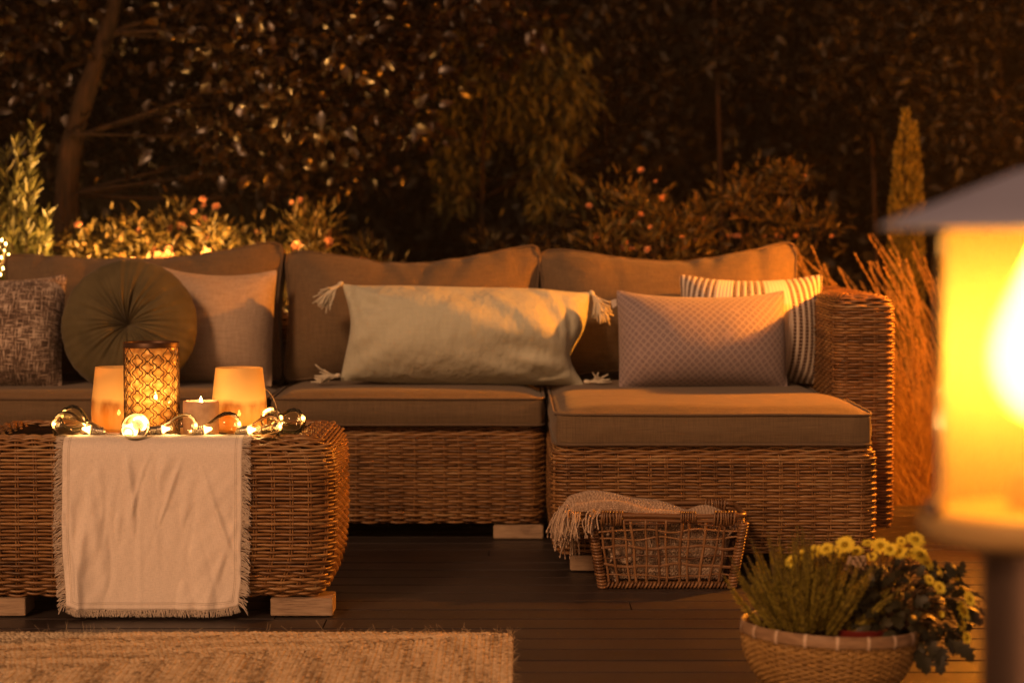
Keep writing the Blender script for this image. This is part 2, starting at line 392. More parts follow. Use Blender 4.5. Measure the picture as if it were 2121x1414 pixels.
# ------------------------------------------------------------------ cloth relaxation (inflated cushions)
def relax(V, Q, steps=90, p=0.0006, iters=6, bend=0.25, grav=0.0, floor=None, seed=0, jitter=.0015, stretch=1.0):
    V = V.copy(); Q = np.asarray(Q)
    E = np.vstack([Q[:, [0, 1]], Q[:, [1, 2]], Q[:, [2, 3]], Q[:, [3, 0]]]); E = np.unique(np.sort(E, 1), axis=0)
    Dg = np.vstack([Q[:, [0, 2]], Q[:, [1, 3]]])
    nb = [set() for _ in range(len(V))]; same = set()
    for a, b in E: nb[a].add(b); nb[b].add(a)
    for a, b in Dg: same.add((min(a, b), max(a, b)))
    Bd = []
    for v in range(len(V)):
        l = list(nb[v])
        if len(l) != 4: continue
        for i in range(4):
            for j in range(i + 1, 4):
                if (min(l[i], l[j]), max(l[i], l[j])) not in same: Bd.append((l[i], l[j]))
    Bd = np.array(Bd)
    I = np.vstack([E, Dg, Bd]); rest = np.linalg.norm(V[I[:, 0]] - V[I[:, 1]], axis=1)
    rest[:len(E) + len(Dg)] *= stretch
    k = np.r_[np.full(len(E), 1.), np.full(len(Dg), .35), np.full(len(Bd), bend)]
    nV = len(V); a, b = I[:, 0], I[:, 1]; wsum = np.bincount(a, k, nV) + np.bincount(b, k, nV)
    r_ = np.random.default_rng(seed); V = V + r_.normal(size=V.shape) * jitter
    Pv = V.copy()
    for s in range(steps):
        q0, q1, q2, q3 = (V[Q[:, i]] for i in range(4)); fn = np.cross(q2 - q0, q3 - q1) * .5
        acc = np.zeros_like(V)
        for i in range(4):
            for c in range(3): acc[:, c] += np.bincount(Q[:, i], fn[:, c], nV)
        acc /= np.abs(np.linalg.norm(acc, axis=1)).mean() + 1e-12
        new = V + (V - Pv) * .88 + acc * p; new[:, 2] -= grav; Pv = V; V = new
        for it in range(iters):
            d = V[b] - V[a]; l = np.linalg.norm(d, axis=1) + 1e-12; c = (d * ((l - rest) / l * k * .5)[:, None])
            for ax in range(3): V[:, ax] += 1.6 * (np.bincount(a, c[:, ax], nV) - np.bincount(b, c[:, ax], nV)) / wsum
        if floor is not None:
            m = V[:, 2] < floor; V[m, 2] = floor; Pv[m] = V[m]
    return V
def pillow(w, h, nx, nz, outline=None, **kw):
    """two sheets sewn round the edge; returns V, quads, uv, border loop"""
    idx = {}; V = []; UV = []
    def vid(i, k, s):
        key = (i, k, s if 0 < i < nx and 0 < k < nz else 0)
        if key not in idx:
            idx[key] = len(V); u, v = i / nx, k / nz; x, z = (u - .5) * w, (v - .5) * h
            if outline: x, z = outline(u, v, x, z)
            bul = .02 * math.sin(math.pi * u) * math.sin(math.pi * v)
            V.append((x, -bul * s if key[2] else 0, z)); UV.append(((u - .5) * w, (v - .5) * h))
        return idx[key]
    Q = []
    for i in range(nx):
        for k in range(nz):
            Q.append((vid(i, k, 1), vid(i + 1, k, 1), vid(i + 1, k + 1, 1), vid(i, k + 1, 1)))
            Q.append((vid(i, k, -1), vid(i, k + 1, -1), vid(i + 1, k + 1, -1), vid(i + 1, k, -1)))
    V = np.array(V); corners = [vid(0, 0, 1), vid(nx, 0, 1), vid(nx, nz, 1), vid(0, nz, 1)]
    W = relax(V, Q, **kw)
    W -= W.mean(0)
    # keep the sewn corners at the intended width and height
    sw = w / (np.ptp(W[corners][:, 0])); sh = h / (np.ptp(W[corners][:, 2]))
    W[:, 0] *= sw; W[:, 2] *= sh
    # slack cover: let the sewn edges run nearly straight between the corners
    U = np.array(UV) / (w, h) + .5
    for ax, a_, k_ in ((0, 0, .62), (2, 1, .55)):
        o_ = 1 - a_; lo = np.array([vid(0, k, 1) if ax == 0 else vid(k, 0, 1) for k in range((nz if ax == 0 else nx) + 1)]); hi = np.array([vid(nx, k, 1) if ax == 0 else vid(k, nz, 1) for k in range((nz if ax == 0 else nx) + 1)])
        tt = np.linspace(0, 1, len(lo)); L_, H_ = W[lo, ax].copy(), W[hi, ax].copy()
        dl = k_ * (L_[0] * (1 - tt) + L_[-1] * tt - L_); dh = k_ * (H_[0] * (1 - tt) + H_[-1] * tt - H_)
        W[:, ax] += np.interp(U[:, o_], tt, dl) * (1 - U[:, a_]) + np.interp(U[:, o_], tt, dh) * U[:, a_]
    loop = [vid(i, 0, 1) for i in range(nx)] + [vid(nx, k, 1) for k in range(nz)] + [vid(i, nz, 1) for i in range(nx, 0, -1)] + [vid(0, k, 1) for k in range(nz, 0, -1)]
    return W, np.array(Q), np.array(UV), loop, corners
def cloth_obj(name, V, Q, m, parent=None, uv=None, sub=1):
    g = MB(); g.add(V, Q); o = put(g, name, m, parent)
    if uv is not None:
        l = o.data.uv_layers.new(name='UVMap'); vi = np.zeros(len(o.data.loops), np.int32); o.data.loops.foreach_get('vertex_index', vi)
        l.data.foreach_set('uv', uv[vi].astype(np.float32).ravel())
    if sub:
        s = o.modifiers.new('sub', 'SUBSURF'); s.levels = 0; s.render_levels = sub
    return o
def rot(V, rx=0, ry=0, rz=0):
    for ax, an in ((0, rx), (1, ry), (2, rz)):
        a = R(an); c, s = math.cos(a), math.sin(a); M = np.eye(3); i, j = [(1, 2), (2, 0), (0, 1)][ax]
        M[i, i] = c; M[i, j] = -s; M[j, i] = s; M[j, j] = c; V = V @ M.T
    return V
def boxcushion(nx, ny, nz, fmap, **kw):
    """closed box lattice mapped by fmap(u,v,w); returns V, quads, top and bottom seam loops (w=1 / w=0)"""
    idx = {}; V = []; 
    def vid(i, j, k):
        key = (i, j, k)
        if key not in idx: idx[key] = len(V); V.append(fmap(i / nx, j / ny, k / nz))
        return idx[key]
    Q = []
    for i in range(nx):
        for j in range(ny):
            Q.append((vid(i, j, nz), vid(i + 1, j, nz), vid(i + 1, j + 1, nz), vid(i, j + 1, nz)))
            Q.append((vid(i, j, 0), vid(i, j + 1, 0), vid(i + 1, j + 1, 0), vid(i + 1, j, 0)))
    for i in range(nx):
        for k in range(nz):
            Q.append((vid(i, 0, k), vid(i + 1, 0, k), vid(i + 1, 0, k + 1), vid(i, 0, k + 1)))
            Q.append((vid(i, ny, k), vid(i, ny, k + 1), vid(i + 1, ny, k + 1), vid(i + 1, ny, k)))
    for j in range(ny):
        for k in range(nz):
            Q.append((vid(0, j, k), vid(0, j, k + 1), vid(0, j + 1, k + 1), vid(0, j + 1, k)))
            Q.append((vid(nx, j, k), vid(nx, j + 1, k), vid(nx, j + 1, k + 1), vid(nx, j, k + 1)))
    W = relax(np.array(V), Q, **kw)
    def loop(k): return [vid(i, 0, k) for i in range(nx)] + [vid(nx, j, k) for j in range(ny)] + [vid(i, ny, k) for i in range(nx, 0, -1)] + [vid(0, j, k) for j in range(ny, 0, -1)]
    return W, np.array(Q), loop(nz), loop(0)
def smoothloop(Pt, it=2):
    for _ in range(it): Pt = (np.roll(Pt, 1, 0) + 2 * Pt + np.roll(Pt, -1, 0)) / 4
    return Pt

# ------------------------------------------------------------------ sofa sections
SP = [(.02, .052), (.006, .08), (0, .13), (0, .30), (.004, .33), (.016, .346), (.04, .352), (.07, .352)]
SPC = [(.02, .052), (.006, .08), (0, .13), (0, .315), (.004, .338), (.016, .352), (.04, .358), (.07, .356)]
def seat_cushion(par, x0, x1, y0, y1, z0, z1, notch=None, seed=0, nx=44, ny=34):
    def fm(u, v, w_):
        y = y0 + (y1 - y0) * v; xr = x1
        if notch: yn, xn = notch; t_ = min(1, max(0, (y - yn + .03) / .06)); xr = x1 + (xn - x1) * t_
        x = x0 + (xr - x0) * u
        # soft rounded plan corners
        cu, cv = abs(u - .5) * 2, abs(v - .5) * 2; k = max(0, cu - .88) / .12 * max(0, cv - .86) / .14 * .35
        x -= (x - (x0 + x1) / 2) * k * .06; y -= (y - (y0 + y1) / 2) * k * .08
        dome = .004 * (1 - cu ** 4) * (1 - cv ** 4)
        return (x, y, z0 + (z1 - z0) * w_ + (dome if w_ == 1 else 0))
    W, Q, lt, lb = boxcushion(nx, ny, 6, fm, steps=34, p=.00009, iters=8, bend=.9, seed=seed, jitter=.0006, floor=z0 - .003)
    W[:, 2] += .0022 * vnoise(W, 9, seed) * (W[:, 2] > z0 + .04)
    W[:, 1] += .003 * vnoise(W * (1, 0, 1.), 12, seed + 3)
    o = cloth_obj('seat_cushion', W, Q, M_cush, par)
    for l in (lt, lb):
        g = MB(); pl = smoothloop(W[l]); c = pl.mean(0); d = norm((pl - c) * (1, 1, 0)); tube(g, pl + d * .001 + np.array([0, 0, .001]), .0042, 6, closed=True)
        p = put(g, 'piping', M_pipe, o)
    return o
def back_cushion(par, x0, x1, yb, z0, ztop, seed=0, lean=11, tops=None, ht=.46):
    wdt = x1 - x0; T = .13
    tu = [0, .06, .24, .42, .5, .56, .78, .95, 1]; tv = tops or [-.012, 0, -.006, -.020, -.026, -.024, .002, .020, .014]
    def fm(u, v, w_):
        x = (u - .5) * wdt; top = np.interp(u, tu, tv); z = v * ht + top * v * v
        cu, cv = abs(u - .5) * 2, abs(v - .5) * 2
        d = .035 * (1 - cu ** 3) * (1 - cv ** 3)
        return (x, (w_ - .5) * T + (d if w_ == 1 else -d if w_ == 0 else 0), z)
    # lattice is (u,v) panel with w along thickness; flip so normals stay outward
    W, Q, lf, lb = boxcushion(42, 26, 5, lambda u, v, w_: fm(1 - u, v, w_) if False else fm(u, v, 1 - w_), steps=60, p=.0005, iters=7, bend=.3, seed=seed, jitter=.0015, stretch=1.0)
    # slumped filling: front panel folds running down from the top seam
    X, Z = W[:, 0] / wdt, W[:, 2] / ht; fr = np.clip(-(W[:, 1]) / .06, 0, 1)
    rr = np.random.default_rng(seed + 50)
    for k in range(9):
        cx_ = rr.uniform(-.45, .45); wd = rr.uniform(.012, .03); sl = rr.uniform(-.35, .35); dp = rr.uniform(.005, .012)
        f = np.exp(-((X - cx_ - sl * (Z - 1)) / wd) ** 2) * np.clip((Z - rr.uniform(.5, .75)) / .3, 0, 1)
        W[:, 1] += dp * f * fr; W[:, 2] -= dp * .5 * f
    for cx_, sg in ((-.5, 1), (.5, -1)):      # drag lines out of the top corners
        for k in range(3):
            ang = R(25 + 18 * k); dx = (X - cx_) * sg; dz = 1 - Z; al = dx * math.cos(ang) + dz * math.sin(ang); ac = -dx * math.sin(ang) + dz * math.cos(ang)
            W[:, 1] += .011 * np.exp(-(ac / .022) ** 2) * np.clip(1 - al / .4, 0, 1) * (al > 0) * fr
    W[:, 1] -= .012 * np.exp(-((X - .22) / .18) ** 2 - ((Z - .88) / .2) ** 2) * fr
    W[:, 1] += .012 * vnoise(W * (1, 0, 1.), 13, seed) * fr
    W = rot(W, rx=-lean); W[:, 2] += z0 - W[:, 2].min(); W[:, 0] += (x0 + x1) / 2 - W[:, 0].mean(); W[:, 1] += yb
    W[:, 2] = z0 + (W[:, 2] - z0) * (ztop - z0) / (W[:, 2].max() - z0)
    o = cloth_obj('back_cushion', W, Q, M_cush, par)
    g = MB(); tube(g, smoothloop(W[lb]), .0036, 6, closed=True); put(g, 'piping', M_pipe, o)
    g = MB(); tube(g, smoothloop(W[lf]), .0036, 6, closed=True); put(g, 'piping', M_pipe, o)
    return o
def section(name, label, x0, x1, y0, y1, prof, feet, seed):
    t = thing(name, label, 'sofa section', ((x0 + x1) / 2, (y0 + y1) / 2, 0))
    g = MB(); wicker(g, x0, x1, y0, y1, prof, r=.045, seed=seed, row=.0086); put(g, 'wicker_base', M_wicker, t)
    g = MB(); core(g, x0, x1, y0, y1, prof, r=.045); put(g, 'dark_core', M_core, t)
    for fx in feet:
        for fy in (y0 + .012, y1 - .14):
            g = MB(); box(g, fx, fx + .155, fy, fy + .12, .004, .047, .003); put(g, 'foot', M_foot, t, False)
    return t
def back_rest(t, x0, x1, y0, y1, seed):
    BP = [(.0, .36), (0, .60), (.006, .66), (.02, .685), (.05, .69)]
    g = MB(); wicker(g, x0, x1, y0, y1, BP, r=.045, seed=seed, row=.0105, per=4); put(g, 'backrest_frame', M_wicker, t)
    g = MB(); core(g, x0, x1, y0, y1, BP, r=.045); put(g, 'dark_core', M_core, t)

sL = section('wicker_sofa_section', 'left end of the wicker sofa, partly hidden behind the coffee table', -1.78, -.764, 7.5, 8.42, SP, (-1.76, -.94), 11)
sM = section('wicker_sofa_section', 'middle section of the wicker sofa, with the long sage pillow on it', -.756, .100, 7.5, 8.42, SP, (-.735, -.058), 12)
back_rest(sL, -1.78, -.764, 8.27, 8.42, 21); back_rest(sM, -.756, .100, 8.27, 8.42, 22)
seat_cushion(sL, -1.775, -.764, 7.475, 8.10, .36, .442, seed=1)
seat_cushion(sM, -.752, .100, 7.475, 8.10, .36, .442, seed=2)
back_cushion(sL, -1.705, -.775, 8.13, .44, .925, seed=4, tops=[-.02, -.02, -.012, -.010, -.012, -.012, .004, .022, .016])
back_cushion(sM, -.757, .090, 8.13, .44, .915, seed=5)
ch = section('wicker_chaise_section', 'right chaise section of the wicker sofa with a deep seat and wicker arm', .113, 1.030, 6.80, 8.42, SPC, (.165, .85), 13)
AP = [(.01, .052), (0, .08), (0, .70), (.004, .735), (.016, .755), (.04, .762), (.07, .763), (.09, .762)]
g = MB(); wicker(g, .985, 1.170, 7.38, 8.46, AP, r=.035, seed=14, row=.0088); put(g, 'armrest', M_wicker, ch)
g = MB(); core(g, .985, 1.170, 7.38, 8.46, AP, r=.035); put(g, 'dark_core', M_core, ch)
back_rest(ch, .113, .965, 8.27, 8.42, 23)
seat_cushion(ch, .118, 1.022, 6.785, 8.10, .362, .447, notch=(7.36, .972), seed=3, nx=46, ny=50)
back_cushion(ch, .098, .955, 8.13, .45, .925, seed=6, tops=[-.014, 0, -.008, -.022, -.030, -.024, -.004, .022, .016])
# ------------------------------------------------------------------ PART2
# ------------------------------------------------------------------ throw pillows
def uvmat(name, fn, rough=.9, sheen=.2):
    def f(n, b):
        tc = N(n, 'ShaderNodeTexCoord'); sp = N(n, 'ShaderNodeSeparateXYZ'); n.links.new(tc.outputs['UV'], sp.inputs[0])
        fn(n, b, sp.outputs[0], sp.outputs[1])
    return mat(name, (.5, .5, .5), rough, .15, build=f, sheen=sheen)
def fract(n, x, s, o=0.0): return math_(n, 'FRACT', math_(n, 'ADD', math_(n, 'MULTIPLY', x, s), 100 + o))
def tri(n, f): return math_(n, 'ABSOLUTE', math_(n, 'SUBTRACT', f, .5))     # 0 at centre of the cell, .5 at its edge
def diamonds(n, b, x, y):
    a = tri(n, fract(n, x, 1 / .021)); c = tri(n, fract(n, y, 1 / .021)); s1 = math_(n, 'ADD', a, c)
    a2 = tri(n, fract(n, x, 1 / .021, .5)); c2 = tri(n, fract(n, y, 1 / .021, .5)); s2 = math_(n, 'ADD', a2, c2)
    s = math_(n, 'MINIMUM', s1, s2)      # 0 centre .5 border
    cr = ramp(n, math_(n, 'MULTIPLY', s, 2), [(0.0, (.50, .43, .46)), (.16, (.50, .43, .46)), (.24, (.075, .055, .065)), (.46, (.075, .055, .065)), (.54, (.33, .275, .30)), (.70, (.33, .275, .30)), (.78, (.12, .095, .10)), (.9, (.36, .30, .30))])
    wn = noise(n, 26, (1, 1, 3), 3, 'UV'); cr2 = mixc(n, ramp(n, wn, [(.58, (0, 0, 0)), (.68, (.55, .55, .55))]), cr, (.36, .29, .30))
    n.links.new(cr2, b.inputs['Base Color']); bump(n, b, noise(n, 300, coord='UV'), .3, .001)
M_diam = uvmat('small_diamond_weave', diamonds)
def stripes(n, b, x, y):
    # bands across the width: fine broken brown stripes on white, bands of plain white between
    nz = noise(n, 60, (1, 1, 1), 2, 'UV')
    xx = math_(n, 'ADD', x, math_(n, 'MULTIPLY', math_(n, 'SUBTRACT', nz, .5), .002))
    bands = ramp(n, math_(n, 'ADD', math_(n, 'MULTIPLY', xx, 1 / .36), .5), [(0, (1, 1, 1)), (.20, (1, 1, 1)), (.21, (0, 0, 0)), (.34, (0, 0, 0)), (.35, (1, 1, 1)), (.62, (1, 1, 1)), (.63, (0, 0, 0)), (.79, (0, 0, 0)), (.80, (1, 1, 1)), (1, (1, 1, 1))])
    fx = tri(n, fract(n, xx, 1 / .020)); st = math_(n, 'LESS_THAN', fx, .30)
    fy = tri(n, fract(n, y, 1 / .0095)); br = math_(n, 'LESS_THAN', fy, .42)
    k = math_(n, 'MULTIPLY', bands, math_(n, 'MULTIPLY', st, br))
    rib = tri(n, fract(n, xx, 1 / .010))
    cr = mixc(n, k, ramp(n, rib, [(0, (.78, .72, .64)), (.5, (.60, .55, .48))]), (.085, .045, .03))
    n.links.new(cr, b.inputs['Base Color'])
    bump(n, b, math_(n, 'SUBTRACT', rib, math_(n, 'MULTIPLY', k, .5)), .6, .004)
M_stripe = uvmat('brown_white_stripe_weave', stripes)
def tweed(n, b, x, y):
    a = noise(n, 90, (.35, 3.2, 1), 4, 'UV'); c = noise(n, 90, (3.2, .35, 1), 4, 'UV'); d = noise(n, 12, (1, 1, 1), 3, 'UV')
    s = math_(n, 'ADD', math_(n, 'MAXIMUM', a, c), math_(n, 'MULTIPLY', math_(n, 'SUBTRACT', d, .5), .25))
    n.links.new(ramp(n, s, [(.48, (.075, .052, .040)), (.56, (.22, .16, .125)), (.64, (.62, .53, .44))]), b.inputs['Base Color'])
    bump(n, b, s, .5, .003)
M_tweed = uvmat('tweed_crosshatch', tweed)
M_linen = fabric('beige_linen', (.44, .35, .27), .14)
M_sage = fabric('pale_sage_cotton', (.47, .49, .40), .05, bs=.15, crease=.022)
M_thread = mat('cotton_thread', (.58, .55, .45), .9, .1)
M_velvet = mat('olive_velvet', (.09, .075, .038), .75, .2, sheen=.12, build=lambda n, b: n.links.new(ramp(n, noise(n, 14, detail=4), [(.3, (.068, .058, .028)), (.7, (.11, .092, .045))]), b.inputs['Base Color']))

def place(W, c, rx, rz, ry=0):
    return rot(W, rx=rx, ry=ry, rz=rz) + np.asarray(c)
def throw(name, label, w, h, c, rx, rz, m, ry=0, seed=0, nx=34, nz=30, p=.0012, puff=1.0, outline=None, edit=None, bend=.12, steps=110, zfloor=None, cat='pillow', lowz=None):
    W, Q, uv, loop, cor = pillow(w, h, nx, nz, outline, steps=steps, p=p * .8, iters=9, bend=bend, seed=seed, jitter=.002)
    W[:, 1] *= puff
    if edit: W = edit(W, uv)
    W = place(W, (0, 0, 0), rx, rz, ry)
    base = Vector((c[0], c[1], c[2])); W = W + np.array((c[0], c[1], 0)); W[:, 2] += c[2] - W[:, 2].min()
    g = MB(); o = cloth_obj(name, W - np.array(base), Q, m, None, uv, 1); o.location = base
    tag(o, label, cat)
    return o, W, loop, cor
def seam(o, W, loop, m, r=.0022):
    g = MB(); tube(g, smoothloop(W[loop] - np.array(o.location), 1), r, 5, closed=True)
    s = g.build('seam', m, o); return s
def sag(amt, k=3):
    def f(W, uv):
        x = W[:, 0] / (np.abs(W[:, 0]).max()); z = W[:, 2] / np.abs(W[:, 2]).max()
        W[:, 2] -= amt * (1 - np.abs(x) ** 2) * np.clip(z, 0, 1) ** 1.5
        W[:, 1] += .0035 * vnoise(W * (1, 0, 1.), 22, k); W[:, 1] += .006 * vnoise(W * (1, 0, 1.), 11, k + 5); W[:, 1] *= 1 - .25 * np.clip(z, -1, 1)
        W[:, 2] = np.where(z < -.0, W[:, 2] * (1 - .0), W[:, 2])
        return W
    return f
S = F / 7.75
zs = .450
throw('throw_pillow', 'dark tweed throw pillow with pale cross-hatched threads, cut off by the left edge', .42, .385, (P(-2, 0, 7.80)[0], 7.78, zs), -12, -3, M_tweed, seed=31, edit=sag(.012, 1), p=.001)
throw('throw_pillow', 'square beige linen throw pillow standing behind the round olive pillow', .40, .40, (P(440, 0, 7.93)[0], 7.93, zs), -13, 2, M_linen, ry=2, seed=32, edit=sag(.018, 2), p=.0011)
throw('throw_pillow', 'white throw pillow with broken brown stripes, behind the grey diamond pillow', .475, .37, (P(1556, 0, 7.95)[0], 7.90, .458), -10, -3, M_stripe, seed=33, ry=0, edit=sag(.012, 3), p=.0009)
o, W, lp, cr = throw('throw_pillow', 'grey-mauve throw pillow woven with small diamonds, leaning before the striped pillow', .545, .33, (P(1458, 0, 7.66)[0], 7.68, .458), -15, 3, M_diam, seed=34, ry=0, edit=sag(.016, 4), p=.0011, nx=46, nz=28)
M_mauve = mat('mauve_thread', (.30, .25, .25), .9, .1)
for c in cr[:2]:
    g = MB()
    for k in range(26):
        p0 = W[c] + rng.normal(size=3) * .006; d = np.array([-.5 if c == cr[0] else .5, -.3, -.15]) + rng.normal(size=3) * .4
        tube(g, [p0 - np.array(o.location), p0 + d * .012 - np.array(o.location), p0 + d * .02 + np.array([0, 0, -.004]) - np.array(o.location)], .0011, 3)
    g.build('corner_fringe', M_mauve, o)
g = MB(); tg = W[cr[3]] - np.array(o.location); tg = tg + np.array([.002, -.004, -.03])
Pt = np.array([[tg + (0, 0, .0), tg + (-.018, -.004, -.006)], [tg + (0.002, 0, -.022), tg + (-.012, -.004, -.030)]]); grid(g, Pt); grid(g, Pt[::-1] + (0, .0012, 0)); g.build('care_label', mat('label_cloth', (.6, .55, .5), .8), o)

zt_ = .022
# long sage lumbar pillow with tassels
def lout(u, v, x, z):
    # loose cover: pinched sides, especially low on the right
    k = math.sin(math.pi * v)
    if u > .5: x -= (u - .5) * 2 * (.060 * math.exp(-((v - .32) / .24) ** 2))
    else: x += (.5 - u) * 2 * (.030 * math.exp(-((v - .55) / .30) ** 2))
    return x, z
def ledit(W, uv):
    u = uv[:, 0] / .81; v = uv[:, 1] / .345; fr = np.clip(-W[:, 1] / .03, 0, 1)
    W[:, 2] += -.022 * (u + .5) * np.clip(v + .5, 0, 1) + .0
    W[:, 2] -= .014 * np.exp(-((u + .02) / .25) ** 2) * np.clip(v * 2, 0, 1)
    rr = np.random.default_rng(5)
    for (cu, cv, an, ln, wd, dp) in ((.36, -.20, 172, .28, .020, .012), (.38, -.05, 150, .30, .022, .012), (.40, -.32, 190, .25, .016, .010), (.33, .10, 140, .22, .020, .008), (.42, -.12, 120, .2, .014, .009), (.30, -.35, 165, .3, .018, .010), (.15, .05, 160, .3, .02, .007), (-.2, .05, 20, .3, .02, .006), (.05, -.2, 8, .3, .022, .006),
                                     (-.46, .38, -32, .20, .016, .012), (-.45, .18, -8, .25, .018, .009), (-.46, .42, -60, .18, .014, .010), (-.46, -.30, 25, .25, .02, .010), (-.44, -.05, 5, .18, .016, .006), (.0, .33, 5, .35, .014, .006), (-.1, .28, -4, .22, .016, .005), (.2, .30, -12, .2, .016, .006)):
        a = R(an); du, dv = (u - cu) * .8, (v - cv) * .31; al = du * math.cos(a) + dv * math.sin(a); ac = -du * math.sin(a) + dv * math.cos(a)
        W[:, 1] += dp * 1.5 * np.exp(-(ac / wd) ** 2) * np.clip(1 - np.abs(al - ln * .35) / (ln * .65), 0, 1) * fr - dp * .7 * np.exp(-((ac - wd * 1.6) / wd) ** 2) * np.clip(1 - np.abs(al - ln * .35) / (ln * .65), 0, 1) * fr
    for k in range(34):
        sd_ = rr.choice((-1, 1)); cu, cv = sd_ * .5, rr.uniform(-.5, .5); an = rr.uniform(-.35, .35) - cv * 1.1; ln = rr.uniform(.06, .18); wd = rr.uniform(.004, .010); du, dv = (cu - u) * sd_ * .81, (v - cv) * .345
        ac = dv - du * math.tan(an); W[:, 1] += rr.uniform(-.004, .005) * np.exp(-(ac / wd) ** 2) * np.clip(1 - du / ln, 0, 1) * fr
    W[:, 1] += .007 * vnoise(uv @ np.array([[1, 0, 0], [0, 0, 1.]]), 22, 9) * fr
    W[:, 0] -= .050 * np.clip((u - .30) / .2, 0, 1) * np.exp(-((v + .17) / .20) ** 2); W[:, 0] += .028 * np.clip((-u - .34) / .16, 0, 1) * np.exp(-((v - .05) / .28) ** 2)
    return W
o, W, lp, cr = throw('long_pillow', 'long pale sage pillow with a tassel at each corner, leaning on the middle seat', .81, .345, (P(962, 0, 7.78)[0], 7.80, zs + .008), -14, 0, M_sage, seed=35, nx=96, nz=44, outline=lout, edit=ledit, p=.0012, bend=.12)
def tassel(par, p0, d, n=60, L=.055, spread=.3, name='tassel', r=.0024):
    g = MB(); d = norm(np.asarray(d, float)); p0 = np.asarray(p0, float)
    lumps(g, np.array([p0 + d * .006]), np.array([d * .012]), np.array([norm(np.cross(d, (0, 1, .2))) * .008]), np.array([norm(np.cross(d, np.cross(d, (0, 1, .2)))) * .008]))
    for k in range(n):
        v = norm(d + rng.normal(size=3) * spread); l = L * rng.uniform(.75, 1.1); t = np.linspace(0, 1, 7)[:, None]
        w0 = rng.normal(size=3) * .004
        pts = p0 + d * .012 + w0 * t * 2 + (d * (1 - t) + v * t) * l * t + np.array([0, 0, -1]) * (t ** 2) * l * .25 + np.sin(t * 9 + k) * .0015 * rng.normal(size=3)
        pts[:, 2] = np.maximum(pts[:, 2], zs - float(par.location[2]) + .030)
        tube(g, pts, r, 4)
    return g.build(name, M_thread, par)
L0 = np.array(o.location)
tassel(o, W[cr[0]] - L0 + (0, -.02, .022), (-1, -.25, -.05), L=.060, spread=.30)
tassel(o, W[cr[1]] - L0 + (0, -.02, .022), (1, -.25, -.02), L=.065, spread=.30)
tassel(o, W[cr[2]] - L0, (.45, -.3, -.65), L=.075, spread=.20)
tassel(o, W[cr[3]] - L0, (-.75, -.15, -.5), L=.075, spread=.20)

# round pleated velvet pillow
def round_pillow():
    c = P(268, 676, 7.68); Rr = .218; nr, na = 40, 220
    rr = np.random.default_rng(77); a = np.arange(na) / na * 2 * math.pi
    ks = [(rr.integers(9, 14), rr.uniform(0, 6)), (rr.integers(17, 23), rr.uniform(0, 6)), (rr.integers(31, 41), rr.uniform(0, 6))]
    pl = sum(np.cos(k * a + ph + .8 * np.sin(3 * a + ph)) * w_ for (k, ph), w_ in zip(ks, (.5, .4, .35)))
    env = .35 + .65 * np.clip(.5 + .5 * np.cos(a - R(95)) + .35 * np.cos(3 * a + 1), 0, 1)
    rows = []
    def prof(t):   # t 0 centre .. 1 rim ; thickness
        return .098 * (1 - t ** 2.4) ** .6 * (1 - .72 * math.exp(-(t / .16) ** 1.3))
    for side in (1, -1):
        ts = np.linspace(0.0, 1, nr) ** 1.0
        seq = ts if side == 1 else ts[::-1]
        for t in seq:
            if side == -1 and t == 1: continue
            th = prof(min(t, .9995)); amp = .0105 * math.exp(-((t - .30) / .34) ** 2) + .004 * t ** 3
            d = th + amp * pl * env * (t > .02) - (0 if t < .02 else 0)
            rad = Rr * t * (1 + .006 * pl * (t > .8))
            rows.append(np.stack([rad * np.cos(a), -side * d, rad * np.sin(a)], -1))
    Wp = rot(np.array(rows), rx=-12); Wp[..., 0] *= 1.0
    g = MB(); grid(g, Wp, wrap=True)
    o = g.build('round_pillow', M_velvet); o.location = c
    tag(o, 'round olive velvet pillow with gathered pleats and a centre button', 'pillow')
    s = o.modifiers.new('sub', 'SUBSURF'); s.levels = 0; s.render_levels = 1
    g = MB(); lumps(g, np.array([[0, -.036, -.008]]), np.array([[.011, 0, 0]]), np.array([[0, 0, .011]]), np.array([[0, .005, 0]])); g.build('button', M_velvet, o)
round_pillow()

# ------------------------------------------------------------------ table runner
RX0, RX1 = P(121, 0, 5.99)[0], P(496, 0, 5.99)[0]
def run_path():
    pts = [(6.50, TZ + .001), (6.30, TZ), (6.12, TZ), (6.095, TZ + .004), (6.07, .4515), (6.045, .456), (6.02, .452), (6.0, .440), (5.989, .42), (5.986, .39), (5.984, .30), (5.983, .2), (5.982, .1), (5.981, .026)]
    pts = np.array(pts); s = np.r_[0, np.cumsum(np.linalg.norm(np.diff(pts, axis=0), axis=1))]
    t = np.linspace(0, s[-1], 170); q = np.stack([np.interp(t, s, pts[:, 0]), np.interp(t, s, pts[:, 1])], -1)
    for _ in range(3): q[1:-1] = (q[:-2] + 2 * q[1:-1] + q[2:]) / 4
    return q, t
q, t = run_path(); nu = 110; u = np.linspace(0, 1, nu)
X = RX0 + (RX1 - RX0) * u[None] + 0 * t[:, None]; Y = q[:, 0][:, None] + 0 * u[None]; Z = q[:, 1][:, None] + 0 * u[None]
hang = np.clip((.43 - Z) / .38, 0, 1) * (Y < 6.01); rr = np.random.default_rng(3); fold = 0
for k in range(38):
    c0 = rr.uniform(0, 1); sl = rr.uniform(-.30, .30); wd = rr.uniform(.012, .042); h0 = rr.uniform(0, 1)
    fold = fold + rr.uniform(-.0075, .0075) * np.exp(-((u[None] - c0 - sl * (hang - .5)) / wd) ** 2) * np.exp(-((hang - h0) / .35) ** 2)
fold = fold + .003 * vnoise(np.stack([X, Z], -1), 30, 4) + .006 * np.sin(u[None] * 9 + 1) * hang
